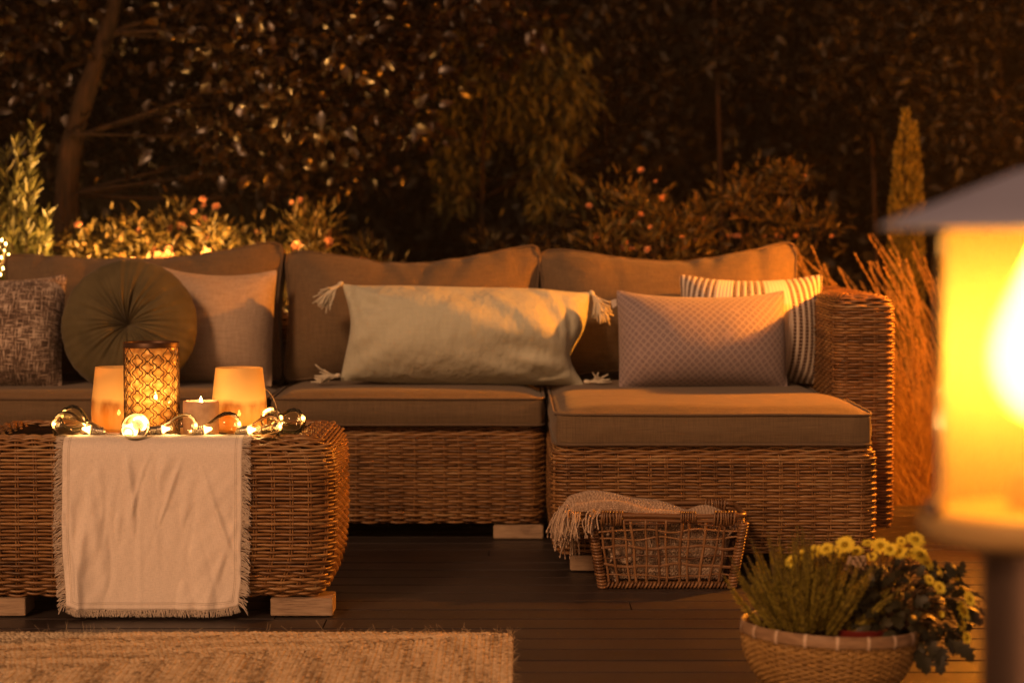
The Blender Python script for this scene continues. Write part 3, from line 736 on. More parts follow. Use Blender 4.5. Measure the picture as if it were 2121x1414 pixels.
Yr = Y - np.where(hang > 0, np.abs(fold) * np.clip(hang * 6, 0, 1) + fold * .6 * np.clip(hang * 6, 0, 1), 0); Zr = Z.copy()
Zr += np.where(Y > 6.05, .0012 * (1 + vnoise(np.stack([X, Y], -1), 35, 8)), 0)
# rounded lower corners and slightly uneven hem
Xr = X + .004 * vnoise(np.stack([Z * 1.0, Z * 0], -1), 14, 2) * hang + (.014 * hang ** 6) * (.5 - u[None]) * 2 * .6
Zr += .012 * hang ** 8 * (np.abs(u[None] - .5) * 2) ** 10
Pr = np.stack([Xr, Yr, Zr], -1)
def runner_f(n, b, x, y):
    base = (.82, .75, .69)
    a = noise(n, 500, (.15, 1, 1), 2, 'UV'); c = noise(n, 500, (1, .15, 1), 2, 'UV'); s = math_(n, 'ADD', a, c)
    cr = ramp(n, math_(n, 'MULTIPLY', s, .5), [(.38, tuple(v * .86 for v in base)), (.6, base)])
    # hem stitch lines near the side and bottom edges
    ex = math_(n, 'MINIMUM', x, math_(n, 'SUBTRACT', RX1 - RX0, x)); ey = math_(n, 'SUBTRACT', float(t[-1]), y); e = math_(n, 'MINIMUM', ex, ey)
    l1 = math_(n, 'LESS_THAN', math_(n, 'ABSOLUTE', math_(n, 'SUBTRACT', e, .017)), .0011); l2 = math_(n, 'LESS_THAN', math_(n, 'ABSOLUTE', math_(n, 'SUBTRACT', e, .013)), .0008)
    cr = mixc(n, math_(n, 'MULTIPLY', math_(n, 'MAXIMUM', l1, l2), .5), cr, (.36, .30, .25))
    n.links.new(cr, b.inputs['Base Color']); bump(n, b, s, .25, .001)
M_run = uvmat('white_linen', runner_f)
run = thing('table_runner', 'white linen runner with frayed edges hanging over the coffee table front', 'table runner', (float(RX0 + RX1) / 2, 6.0, .45))
g = MB(); grid(g, Pr[:, ::-1]); ro = put(g, 'cloth', M_run, run)
l = ro.data.uv_layers.new(name='UVMap'); vi = np.zeros(len(ro.data.loops), np.int32); ro.data.loops.foreach_get('vertex_index', vi)
UVr = np.stack([(X - RX0)[:, ::-1], (t[:, None] + 0 * u[None])[:, ::-1]], -1).reshape(-1, 2); l.data.foreach_set('uv', UVr[vi].astype(np.float32).ravel())
sm = ro.modifiers.new('thick', 'SOLIDIFY'); sm.thickness = .0014
g = MB()
for side, ed in ((-1, Pr[:, 0]), (1, Pr[:, -1])):
    for i in range(8, len(ed) - 1):
        for k in range(4):
            p0 = ed[i] + (ed[i + 1] - ed[i]) * rng.random(); L = .021 * rng.uniform(.75, 1.1); s_ = np.linspace(0, 1, 5)[:, None]
            hg = 1 if ed[i][2] < .43 else .25
            dv = np.array([side, rng.normal() * .12, (-.35 + .35 * math.sin(i * .55) + rng.normal() * .22) * hg])
            pts = p0 + dv * L * s_ + np.array([0, 0, -.30 * L * hg]) * s_ ** 2 + rng.normal(size=3) * .0012 * np.sin(s_ * 5)
            if hg < 1: pts[:, 2] = np.maximum(pts[:, 2], p0[2] - .001)
            tube(g, pts, .0008, 3, caps=False)
ed = Pr[-1]
for i in range(len(ed) - 1):
    for k in range(5):
        p0 = ed[i] + (ed[i + 1] - ed[i]) * rng.random(); L = .018 * rng.uniform(.8, 1.05); s_ = np.linspace(0, 1, 4)[:, None]
        tube(g, p0 + np.array([rng.normal() * .25, rng.normal() * .12, -1]) * L * s_ + rng.normal(size=3) * .001 * np.sin(s_ * 5), .0008, 3, caps=False)
put(g, 'fringe', mat('linen_thread', (.62, .54, .46), .9, .1), run)

# ------------------------------------------------------------------ candles and holders
def flame_mat(name, strength, col=(1, .50, .13), clear=False):
    m = bpy.data.materials.new(name); m.use_nodes = True; n = m.node_tree; n.nodes.clear()
    o = n.nodes.new('ShaderNodeOutputMaterial'); e = n.nodes.new('ShaderNodeEmission'); e.inputs[0].default_value = (*col, 1); e.inputs[1].default_value = strength
    
    if clear:      # a flame lets other light through
        tr = n.nodes.new('ShaderNodeBsdfTransparent'); ad = n.nodes.new('ShaderNodeAddShader'); n.links.new(e.outputs[0], ad.inputs[0]); n.links.new(tr.outputs[0], ad.inputs[1]); n.links.new(ad.outputs[0], o.inputs[0]); return m
    n.links.new(e.outputs[0], o.inputs[0]); return m
M_flame = flame_mat('flame', 25, (1, .62, .25), True)
M_bigflame = flame_mat('lantern_flame', 5, (1, .68, .28), True)
_n = M_bigflame.node_tree; _lw = _n.nodes.new('ShaderNodeLayerWeight'); _lw.inputs[0].default_value = .5      # thin at its rim, dense in its middle
_st = math_(_n, 'MULTIPLY', math_(_n, 'POWER', math_(_n, 'SUBTRACT', 1.0, _lw.outputs['Facing']), 1.6), 10.0)
for _x in _n.nodes:
    if _x.type == 'EMISSION': _n.links.new(_st, _x.inputs[1])
def glass_mat(name, tint, frost=0.0, alpha_col=(1, 1, 1), frostcol=(1, .6, .2), rough=.05, edge=.35, two=None):
    m = bpy.data.materials.new(name); m.use_nodes = True; n = m.node_tree; n.nodes.clear(); L = n.links
    o = n.nodes.new('ShaderNodeOutputMaterial'); tr = n.nodes.new('ShaderNodeBsdfTransparent'); tr.inputs[0].default_value = (*tint, 1)
    gl = n.nodes.new('ShaderNodeBsdfGlossy'); gl.inputs['Roughness'].default_value = rough; gl.inputs[0].default_value = (1, .95, .9, 1)
    lw = n.nodes.new('ShaderNodeLayerWeight'); lw.inputs[0].default_value = edge
    m1 = n.nodes.new('ShaderNodeMixShader'); L.new(lw.outputs['Fresnel'], m1.inputs[0]); last = tr.outputs[0]
    if frost:
        tl = n.nodes.new('ShaderNodeBsdfTranslucent'); tl.inputs[0].default_value = (*frostcol, 1)
        df = n.nodes.new('ShaderNodeBsdfDiffuse'); df.inputs[0].default_value = (*frostcol, 1)
        m0 = n.nodes.new('ShaderNodeMixShader'); m0.inputs[0].default_value = .35; L.new(tl.outputs[0], m0.inputs[1]); L.new(df.outputs[0], m0.inputs[2])
        m2 = n.nodes.new('ShaderNodeMixShader'); m2.inputs[0].default_value = frost
        L.new(tr.outputs[0], m2.inputs[1]); L.new(m0.outputs[0], m2.inputs[2]); last = m2.outputs[0]
        if two:   # darker, mottled wash on the lower part; bulb glow painted along its bottom
            tc = n.nodes.new('ShaderNodeTexCoord'); sp = n.nodes.new('ShaderNodeSeparateXYZ'); L.new(tc.outputs['Object'], sp.inputs[0])
            nz = noise(n, 9, (1, 1, .5), 5); zz = math_(n, 'ADD', sp.outputs[2], math_(n, 'MULTIPLY', math_(n, 'SUBTRACT', nz, .5), .03))
            h = ramp(n, math_(n, 'MULTIPLY', zz, 5), [(0, (.95, .58, .16)), (.18, (.85, .45, .11)), (two * 5 - .05, (.34, .14, .035)), (two * 5 + .02, frostcol), (1, frostcol)])
            nz2 = noise(n, 30, (1, 1, .4), 4); hh = mixc(n, ramp(n, nz2, [(.35, (0, 0, 0)), (.65, (.6, .6, .6))]), h, frostcol)
            L.new(hh, tl.inputs[0]); L.new(hh, df.inputs[0])
    L.new(last, m1.inputs[1]); L.new(gl.outputs[0], m1.inputs[2]); L.new(m1.outputs[0], o.inputs[0]); return m
M_wax = mat('candle_wax', (.80, .62, .42), .5, .3, trans=.4)
M_wick = mat('wick', (.02, .015, .01), .9)
def flame(par, p, h=.022, r=.0045, m=None):
    g = MB(); lathe(g, [(0.0003, 0), (r * .8, h * .12), (r, h * .3), (r * .75, h * .55), (r * .35, h * .8), (.0003, h)], n=12); o = g.build('flame', m or M_flame, par); o.location = p
    return o
def amber(px, Y, label, wl):
    x = P(px, 0, Y)[0]
    t_ = thing('candle_glass', label, 'candle glass', (x, Y, TZ + .0025), 'amber candle glasses on the table')
    H, r0, r1 = .168, .073, .0615
    pr = [(.0005, .0), (.055, .0), (.066, .006), (.0715, .02), (r0, .045), (.0715, .08), (.066, .13), (r1, H), (r1 - .003, H), (.063, .13), (.0685, .08), (.070, .045), (.0685, .022), (.06, .008), (.0005, .006)]
    g = MB(); lathe(g, pr, n=56); g.build('glass_cup', glass_mat('amber_frosted_glass', (1, .8, .5), .84, frostcol=(.95, .76, .42), rough=.35, edge=.08, two=.086), t_)
    g = MB(); lathe(g, [(.0005, .009), (.030, .009), (.030, .035), (.026, .037), (.0005, .035)], n=32); c = g.build('candle', M_wax, t_)
    flame(c, (0, 0, .040), .018)
    lamp('candle_light', (.012, -.02, .055), wl, t_, CANDLE, .008)
    return t_
amber(240, 6.36, 'amber frosted candle glass left of the metal lattice lantern', .10)
amber(491, 6.33, 'amber frosted candle glass right of the small candle cup', .15)
# small stone cup with burning candle
x = P(411, 0, 6.20)[0]
t_ = thing('candle_cup', 'small round clay cup with a burning candle, between the tall glasses', 'candle', (x, 6.20, TZ + .0025))
M_clay = mat('clay_cup', (.42, .27, .21), .8, .2, build=lambda n, b: n.links.new(ramp(n, noise(n, 50, detail=5), [(.3, (.33, .21, .16)), (.7, (.46, .31, .24))]), b.inputs['Base Color']), trans=.12)
g = MB(); lathe(g, [(.0005, 0), (.040, 0), (.0445, .004), (.046, .02), (.0462, .085), (.0445, .0895), (.0415, .090), (.0405, .087), (.0405, .066), (.0005, .065)], n=48); cup = g.build('cup', M_clay, t_)
g = MB(); lathe(g, [(.0400, .064), (.0400, .0745), (.030, .073), (.012, .0725), (.0005, .073)], n=40); c = g.build('wax', M_wax, t_)
g = MB(); tube(g, [(0, 0, .072), (.001, 0, .079), (.002, 0, .084)], .0009, 5); g.build('wick', M_wick, t_)
flame(t_, (.0, 0, .081), .020, .0042)
lamp('candle_light', (0, 0, .097), .22, t_, WARM, .006)
# metal lattice lantern
x = P(308.5, 0, 6.215)[0]; Rl, Hl = .0705, .240
t_ = thing('lattice_candle_holder', 'tall cylindrical metal candle holder with quatrefoil lattice over textured glass', 'candle holder', (x, 6.215, TZ + .0025))
M_brass = mat('dark_brass', (.07, .032, .012), .45, .5, .5)
g = MB(); NC = 16; dz = .0302; dth = 2 * math.pi / NC
def cyl(th, z, r=Rl): return np.stack([r * np.sin(th), -r * np.cos(th), z], -1)
hw, hh = dth * .5, dz * .5          # half cell
for c_ in range(NC):
    for r_ in range(8):
        z0_ = .013 + dz * (r_ + .5) + (dz * .5 if c_ % 2 else 0)
        if z0_ + dz * .5 > Hl - .012: continue
        a = np.arange(28) / 28 * 2 * math.pi; rad = .80 + .16 * np.cos(4 * a) + .0 * a
        # ogee quatrefoil: points at the four diagonals pinch, lobes at the axes
        th = c_ * dth + hw * 1.16 * rad * np.cos(a); z = z0_ + hh * 1.12 * rad * np.sin(a)
        tube(g, cyl(th, z), .00115, 4, closed=True, ref=np.stack([np.sin(th), -np.cos(th), 0 * th], -1))
        for sg in (-1, 1):
            thc = c_ * dth; tube(g, cyl(np.array([thc, thc]), np.array([z0_ + sg * hh * .95, z0_ + sg * hh * 1.15])), .0022, 4)
a = np.arange(72) / 72 * 2 * math.pi
tube(g, cyl(a, 0 * a + .003), .003, 6, closed=True); tube(g, cyl(a, 0 * a + .010), .0018, 5, closed=True)
rows = [cyl(a, 0 * a + z, r) for z, r in ((Hl - .013, Rl + .001), (Hl, Rl + .001), (Hl + .001, Rl), (Hl, Rl - .0012), (Hl - .013, Rl - .0012))]
grid(g, np.array(rows), wrap=True)
g.build('lattice', M_brass, t_)
def tex_glass():
    m = glass_mat('dimpled_gold_glass', (1, .85, .6), .5, frostcol=(1, .72, .34), rough=.1, edge=.2)
    n = m.node_tree; bp = n.nodes.new('ShaderNodeBump'); bp.inputs['Strength'].default_value = 1; bp.inputs['Distance'].default_value = .007
    v = n.nodes.new('ShaderNodeTexVoronoi'); v.inputs['Scale'].default_value = 55; tc = n.nodes.new('ShaderNodeTexCoord'); n.links.new(tc.outputs['Object'], v.inputs['Vector'])
    n.links.new(v.outputs[0], bp.inputs['Height']); cv_ = ramp(n, v.outputs[0], [(0, (1, .86, .5)), (.45, (.85, .50, .16)), (.9, (.30, .12, .03))])
    for x_ in n.nodes:
        if x_.type == 'BSDF_TRANSLUCENT': n.links.new(cv_, x_.inputs[0])
    for x_ in n.nodes:
        if x_.type in ('BSDF_GLOSSY', 'BSDF_TRANSLUCENT', 'BSDF_DIFFUSE'): n.links.new(bp.outputs[0], x_.inputs['Normal'])
        if x_.type == 'LAYER_WEIGHT': n.links.new(bp.outputs[0], x_.inputs['Normal'])
    return m
g = MB(); lathe(g, [(.0005, .002), (.066, .002), (.068, .006), (.068, Hl - .006), (.0655, Hl - .006), (.0655, .008), (.0005, .006)], n=64); g.build('glass', tex_glass(), t_)
g = MB(); lathe(g, [(.0005, .007), (.034, .007), (.034, .085), (.029, .088), (.0005, .084)], n=32); c = g.build('candle', M_wax, t_)
flame(t_, (0.01, 0, .090), .022)
lamp('candle_light', (0, 0, .118), .45, t_, CANDLE, .01)
lamp('candle_light', (0.0, -.02, .04), .08, t_, WARM, .01)

# ------------------------------------------------------------------ string of bulbs
M_bulb = glass_mat('clear_bulb_glass', (1, .93, .80), .012, frostcol=(1, .7, .3), rough=.03, edge=.26)
M_screw = mat('bulb_screw_cap', (.55, .48, .40), .28, .5, 1.0)
M_led = flame_mat('led_core', 12, (1, .58, .17))
M_led2 = flame_mat('led_glow', 3, (1, .60, .18))
M_wire = mat('clear_wire', (.55, .42, .25), .3, .5)
sl = thing('string_lights', 'string of clear glass bulbs lit warm, lying along the front of the table', 'string lights', (-.9, 6.07, TZ + .004))
slo = np.array(sl.location)
bulb_pr = [(.0115, .0), (.0125, .006), (.0155, .016), (.0225, .030), (.0295, .044), (.0335, .060), (.0325, .073), (.0265, .085), (.016, .0925), (.006, .0955), (.0004, .096)]
def bulb(px, py, Y, d, wts, sc_=1.0, name='bulb'):
    """d = direction from screw cap to glass tip; px,py = centre of the round part"""
    c = P(px, py, Y); c[2] = max(c[2], TZ + .0045 + .0335 * sc_ * 1.0); d = norm(np.asarray(d, float))
    base = c - d * .060 * sc_
    # keep the cap above the cloth
    e = Vector(d).to_track_quat('Z', 'Y').to_euler()
    g = MB(); lathe(g, np.array(bulb_pr) * (sc_ * 1.06, sc_), n=32); b = g.build(name, M_bulb, sl); b.location = base - slo; b.rotation_euler = e
    g = MB(); pr = [(.0004, -.034), (.006, -.033), (.009, -.028)]
    for k in range(5): pr += [(.0128, -.026 + k * .0052), (.0112, -.0232 + k * .0052)]
    pr += [(.0128, .0), (.0122, .003)]
    lathe(g, np.array(pr) * sc_, n=20); g.build('screw_cap', M_screw, b)
    g = MB(); lathe(g, np.array([(.0004, .0015), (.0075, .002), (.0085, .006), (.006, .012), (.0025, .022), (.0004, .023)]) * sc_, n=14); g.build('led', M_led, b)
    g = MB(); lathe(g, np.array([(.0108, .0015), (.0112, .0045), (.0095, .0055), (.009, .0015)]) * sc_, n=20); g.build('led_ring', M_led2, b)
    l = lamp('bulb_light', (0, 0, .03 * sc_), wts, b, CANDLE, .009)
    return base, d
BW = .07
bl = [bulb(138, 884, 6.055, (-1, -.15, .18), BW, 1.05), bulb(152, 866, 6.17, (-.8, .5, .30), BW, .95),
      bulb(280, 887, 6.025, (.42, -.80, .30), BW * .45, 1.02), bulb(381, 892, 6.06, (.93, -.1, .12), BW, .97),
      bulb(470, 887, 6.07, (.93, .1, .16), BW, 1.02), bulb(563, 868, 6.21, (-.25, .8, .25), BW, .85),
      bulb(556, 892, 6.04, (.85, -.30, .12), BW, .95), bulb(606, 872, 6.24, (.9, .2, .25), BW, .95)]
g = MB()
ends = [b_ - d_ * .034 for b_, d_ in bl]
order = [1, 0, 2, 3, 4, 6, 5, 7]
for a_, b_ in zip(order[:-1], order[1:]):
    p0, p1 = ends[a_], ends[b_]; s_ = np.linspace(0, 1, 24)[:, None]; side = rng.normal(size=3) * (.03, .03, 0)
    pts = p0 * (1 - s_) + p1 * s_ + side * np.sin(s_ * math.pi) + np.array([0, .03, 0]) * np.sin(s_ * math.pi)
    drop = np.clip(np.minimum(s_, 1 - s_) * 6, 0, 1); pts[:, 2] = pts[:, 2] * (1 - drop[:, 0]) + (TZ + .005) * drop[:, 0]
    tube(g, pts - slo, .0011, 5)
s_ = np.linspace(0, 1, 20)[:, None]; p0, p1 = P(543, 800, 6.40), ends[5]; pts = p0 * (1 - s_) + p1 * s_ + np.array([.012, 0, .018]) * np.sin(s_ * math.pi); tube(g, pts - slo, .0012, 5)
g.build('wire', M_wire, sl)

# ------------------------------------------------------------------ jute rug
def rug():
    X1, Y1 = .0, 5.735; X0, Y0 = -3.0, 3.7; row = .0175; st = .0115
    C = []; A = []; B = []; H = []; T = []
    def line(p0, p1, nrm, k):
        L = math.hypot(p1[0] - p0[0], p1[1] - p0[1]); n = int(L / st)
        if n < 2: return
        s = (np.arange(n) + .5 + .5 * (k % 2)) / n; d = np.array([(p1[0] - p0[0]) / L, (p1[1] - p0[1]) / L, 0]); nn = np.array([nrm[0], nrm[1], 0.])
        base = np.array([p0[0], p0[1], 0.])
        for sg in (-1, 1):
            c = base + d * (s * L)[:, None] + nn * (sg * row * .25) + rng.normal(size=(n, 3)) * (.0008, .0008, .0006)
            w_ = .0035 * np.sin(s * L * 3 + k * .2) * 0; c[:, 2] += .0085 + rng.normal(size=n) * .0006
            ax = norm(d * .80 + nn * sg * .6 + rng.normal(size=(n, 3)) * .1); bx = np.cross(np.array([0, 0, 1.]), ax)
            C.append(c); A.append(ax * .0088 * rng.uniform(.85, 1.15, (n, 1))); B.append(bx * .0040); H.append(np.tile((0, 0, .0052), (n, 1)))
            T.append(np.clip(.58 + .22 * rng.normal(size=n) + .13 * math.sin(k * .9) * (1 if k % 4 else -.8) + .18 * np.sin(s * L * 7 + k), 0, 1))
    K = int(.56 / row) + 4
    for k in range(K):
        o = (k + .5) * row
        wob = .0
        # back rows (run along X) and right-end rows (run along Y); end panel is wider than the border
        xr = X1 - o
        line((max(X0, -1.75), Y1 - o - .002 * math.sin(k)), (X1 - o * 2.1, Y1 - o), (0, 1), k)
    k = 0
    while True:
        o = (k + .5) * row
        if o > 1.3: break
        line((X1 - o + .003 * math.sin(k * 1.3), Y1 - o / 2.1 - row * .2), (X1 - o, 4.9), (1, 0), k + 3); k += 1
    C, A, B, H, T = (np.concatenate(v) for v in (C, A, B, H, T)); rc = .06; q_ = np.hypot(np.maximum(C[:, 0] - (X1 - rc), 0), np.maximum(C[:, 1] - (Y1 - rc), 0)) < rc - .002
    g = MB(); lumps(g, C[q_], A[q_], B[q_], H[q_], T[q_])
    # backing sheet under the braids, reaching out of the frame
    p_, _ = rrect((X0 + X1) / 2, (Y0 + Y1) / 2, (X1 - X0) / 2 - .006, (Y1 - Y0) / 2 - .006, .055, 120); c_ = np.array([(X0 + X1) / 2, (Y0 + Y1) / 2]); grid(g, np.array([np.c_[p_, np.full(120, .0035)], np.c_[p_, np.full(120, .0065)], np.c_[c_ + (p_ - c_) * .01, np.full(120, .0065)]]), wrap=True)
    for i in range(420):     # stray fibres along the edge and over the pile
        if i < 170: p = np.array([rng.uniform(-1.2, 0), Y1 - rng.uniform(-.002, .004), .010])
        elif i < 300: p = np.array([rng.uniform(-.004, .004), rng.uniform(5.1, Y1), .009])
        else: p = np.array([rng.uniform(-1.2, 0), rng.uniform(5.15, Y1), .013])
        d = rdir(1, .6)[0] * rng.uniform(.008, .022); s_ = np.linspace(0, 1, 5)[:, None]
        tube(g, p + d * s_ + rng.normal(size=3) * .006 * s_ ** 2, .00028, 3, caps=False, col=.8)
    def f(n, b):
        at = N(n, 'ShaderNodeAttribute', attribute_name='tone'); a = noise(n, 220, (1, 1, 1), 2)
        s = math_(n, 'ADD', math_(n, 'MULTIPLY', at.outputs['Fac'], .75), math_(n, 'MULTIPLY', a, .3))
        n.links.new(ramp(n, s, [(.12, (.19, .14, .085)), (.42, (.43, .335, .215)), (.85, (.66, .545, .375))]), b.inputs['Base Color'])
    o = g.build('jute_rug', mat('jute', (.4, .3, .2), .9, .1, build=f)); tag(o, 'braided natural jute rug lying on the deck before the coffee table', 'rug')
rug()

# ------------------------------------------------------------------ basket with throw
M_rattan = island('basket_rattan', (.10, .045, .018), (.27, .145, .065), .38, .5)
bk = thing('wire_basket', 'open rattan basket with a wobbly grid of canes, in front of the chaise', 'basket', (.42, 6.62, 0))
bo = np.array(bk.location)
bx0, bx1, by0, by1, bh = .212, .628, 6.475, 6.775, .200
def bpt(u, side, z):    # tapered basket side; u 0..1 along the side
    k = z / bh; ix = .034 * (1 - k); iy = .03 * (1 - k)
    x0, x1, y0, y1 = bx0 + ix, bx1 - ix, by0 + iy, by1 - iy
    return {0: (x0 + (x1 - x0) * u, y0), 1: (x1, y0 + (y1 - y0) * u), 2: (x1 - (x1 - x0) * u, y1), 3: (x0, y1 - (y1 - y0) * u)}[side]
g = MB()
for z, r_, ext in ((bh, .0068, 0), (bh - .013, .0045, -.002)):
    p, nm = rrect((bx0 + bx1) / 2, (by0 + by1) / 2, (bx1 - bx0) / 2 + ext, (by1 - by0) / 2 + ext, .03, 160)
    tube(g, np.c_[p, np.full(160, z) + .0015 * np.sin(np.arange(160) * .16)] - bo, r_, 8, closed=True)
put(g, 'rim', M_rattan, bk).location = (0, 0, 0)
g = MB()
for c_ in range(4):          # cane wrapping at the corners and mid rim
    cx_, cy_ = [(bx0, by0), (bx1, by0), (bx1, by1), (bx0, by1)][c_]; ddx = 1 if c_ in (0, 3) else -1
    for k in range(8):
        x_ = cx_ + ddx * (.030 + .0075 * k); a = np.linspace(0, 2 * math.pi, 14)
        tube(g, np.stack([x_ + .002 * np.sin(a + k) + 0 * a, cy_ + .0095 * np.cos(a), bh - .006 + .0185 * np.sin(a)], -1) - bo, .0034, 5)
    g.build('cane_binding', M_rattan, bk); g = MB()
for k in range(7):
    a = np.linspace(0, 2 * math.pi, 14); tube(g, np.stack([.455 + k * .0062 + 0 * a, by0 + .009 * np.cos(a), bh - .003 + .014 * np.sin(a)], -1) - bo, .003, 5)
g.build('cane_binding', M_rattan, bk)
g = MB()
for c_ in range(4):          # twisted corner posts and base plait
    for k in range(21):
        z = .006 + k * (bh - .02) / 21; ux = 0; x_, y_ = bpt(0, c_, z); a = np.linspace(0, 2 * math.pi, 12)
        tube(g, np.stack([x_ + .0105 * np.cos(a), y_ + .0105 * np.sin(a), z + .002 * np.sin(a + c_)], -1) - bo, .0046, 5)
for s_ in range(4):
    n_ = 34 if s_ % 2 == 0 else 24
    for k in range(n_):
        x_, y_ = bpt((k + .5) / n_, s_, .008); dvec = np.array([1, 0, 0]) if s_ % 2 == 0 else np.array([0, 1, 0]); a = np.linspace(0, 2 * math.pi, 9); nv = np.array([0, 1, 0]) if s_ % 2 == 0 else np.array([1, 0, 0])
        c = np.array([x_, y_, .0095]); tube(g, c + dvec * (.004 * np.sin(a))[:, None] + nv * (.0065 * np.cos(a))[:, None] + np.array([0, 0, 1.]) * (.0075 * np.sin(a))[:, None] - bo, .0034, 5)
box(g, bx0 + .03 - bo[0], bx1 - .03 - bo[0], by0 + .03 - bo[1], by1 - .03 - bo[1], .003, .008)
g.build('corner_weave', M_rattan, bk)
g = MB()
for s_ in range(4):
    for zi, z in enumerate((.035, .062, .088, .112, .138, .160, .180)):
        u_ = np.linspace(0, 1, 26); pts = np.array([(*bpt(v, s_, z), z) for v in u_]); pts[:, 2] += .0035 * np.sin(u_ * (9 + zi) + zi * 2 + s_) + .002 * np.sin(u_ * 23 + zi)
        pts[:, 1 if s_ % 2 == 0 else 0] += .0015 * np.sin(u_ * 30 + zi * 3)
        for d_ in (0, .0030) if zi in (1, 3) else (0,): tube(g, pts + np.array([0, 0, d_]) - bo, .0029, 5)
    nv = 13 if s_ % 2 == 0 else 8
    for k in range(nv):
        u0 = (k + .6) / nv + rng.uniform(-.012, .012); u1 = u0 + rng.uniform(-.025, .03); zz_ = np.linspace(.01, bh - .01, 14); tt = (zz_ - .01) / (bh - .02)
        pts = np.array([(*bpt(u0 + (u1 - u0) * t_ + .004 * math.sin(t_ * 8 + k), s_, z), z) for t_, z in zip(tt, zz_)])
        ax = 1 if s_ % 2 == 0 else 0; pts[:, ax] += .002 * np.cos(zz_ * 85 + k * math.pi)
        tube(g, pts - bo, .0045 if k % 2 else .0038, 5)
g.build('cane_grid', M_rattan, bk)

M_knit = mat('knitted_cotton', (.55, .43, .33), .9, .1, build=lambda n, b: n.links.new(ramp(n, N(n, 'ShaderNodeNewGeometry').outputs['Random Per Island'], [(0, (.36, .27, .20)), (1, (.55, .43, .33))]), b.inputs['Base Color']))
th = thing('knitted_throw', 'beige chunky knitted throw bundled in the basket, tasselled end over its left rim', 'blanket', (.40, 6.62, .1))
to = np.array(th.location)
def knit(Pf, nu_, nv_, size=1.0):
    """V-shaped stitches over the surface Pf(u,v)"""
    g = MB(); C = []; A = []; B = []; H = []
    uu, vv = np.meshgrid((np.arange(nu_) + .5) / nu_, (np.arange(nv_) + .5) / nv_, indexing='ij'); uu = uu.ravel(); vv = vv.ravel(); e = 1e-3
    p = Pf(uu, vv); du = (Pf(uu + e, vv) - p) / e / nu_; dv = (Pf(uu, vv + e) - p) / e / nv_; nn = norm(np.cross(du, dv))
    ldu = np.linalg.norm(du, axis=1, keepdims=True)
    for sg in (-1, 1):
        c = p + du * .25 * sg; ax = dv * .62 + du * .24 * sg; bx = norm(np.cross(nn, ax)) * ldu * .23
        C.append(c + nn * ldu * .1); A.append(ax); B.append(bx); H.append(nn * ldu * .30 * size)
    lumps(g, np.concatenate(C), np.concatenate(A), np.concatenate(B), np.concatenate(H))
    ug, vg = np.meshgrid(np.linspace(0, 1, 40), np.linspace(0, 1, 40), indexing='ij'); G = Pf(ug.ravel(), vg.ravel()).reshape(40, 40, 3)
    grid(g, G); return g
def roll(u, v):   # thick folded roll along the top, hanging over the left rim
    cx_ = np.interp(u, [0, .06, .14, .25, .5, .75, 1.0], [.128, .138, .165, .215, .33, .44, .55]); cz = np.interp(u, [0, .06, .14, .25, .5, .75, 1.0], [.145, .185, .210, .216, .207, .192, .178])
    ry = np.interp(u, [0, .15, .5, 1], [.055, .075, .085, .09]); rz = np.interp(u, [0, .15, .4, .7, 1], [.012, .030, .032, .022, .006])
    a = math.pi * (v * 1.15 - .07); y = 6.60 - np.cos(a) * ry + .01 * np.sin(u * 7); 
    z = cz + np.sin(a) * rz + .004 * np.sin(u * 17 + v * 5) - .012 * np.exp(-((v - .33) / .07) ** 2) * (u > .1)
    return np.stack([cx_ + .006 * np.sin(v * 6), y, z], -1)
def swap(f): return lambda u, v: f(u, v)
g = knit(roll, 50, 22, 1.3); put(g, 'folded_roll', M_knit, th).location = -to
def mound(u, v):
    x = .245 + .365 * u; y = 6.50 + .245 * v; z = .172 + .022 * np.sin(math.pi * u) * np.sin(math.pi * v) + .018 * np.exp(-((u - .78) / .14) ** 2 - ((v - .7) / .3) ** 2) + .006 * np.sin(u * 13 + v * 4) - .03 * np.clip(1 - u * 9, 0, 1) - .02 * np.clip((u - .93) * 14, 0, 1)
    return np.stack([x, y, z], -1)
g = knit(mound, 42, 22, 1.3); put(g, 'inner_fold', M_knit, th).location = -to
def front(u, v):
    z = .014 + .155 * v; k = z / bh; x = bx0 + .034 * (1 - k) + .022 + (bx1 - bx0 - .068 * (1 - k) - .044) * u; y = by0 + .030 * (1 - k) + .075 + .010 * np.sin(u * 9 + v * 6) + .006 * np.sin(v * 19 + u * 3)
    return np.stack([x, y, z], -1)
def sidef(xs, sg):
    def f(u, v):
        z = .014 + .155 * v; k = z / bh; y = by0 + .030 * (1 - k) + .02 + (by1 - by0 - .06 * (1 - k) - .04) * (u if sg > 0 else 1 - u); x = (bx1 - .034 * (1 - k) - .035 if sg > 0 else bx0 + .034 * (1 - k) + .035) + .006 * np.sin(v * 15 + u * 7)
        return np.stack([x, y, z], -1)
    return f
g = knit(front, 30, 15, 1.3); put(g, 'packed_fold', M_knit, th).location = -to
g = knit(sidef(0, 1), 20, 15, 1.3); put(g, 'packed_fold', M_knit, th).location = -to
g = knit(sidef(0, -1), 20, 15, 1.3); put(g, 'packed_fold', M_knit, th).location = -to
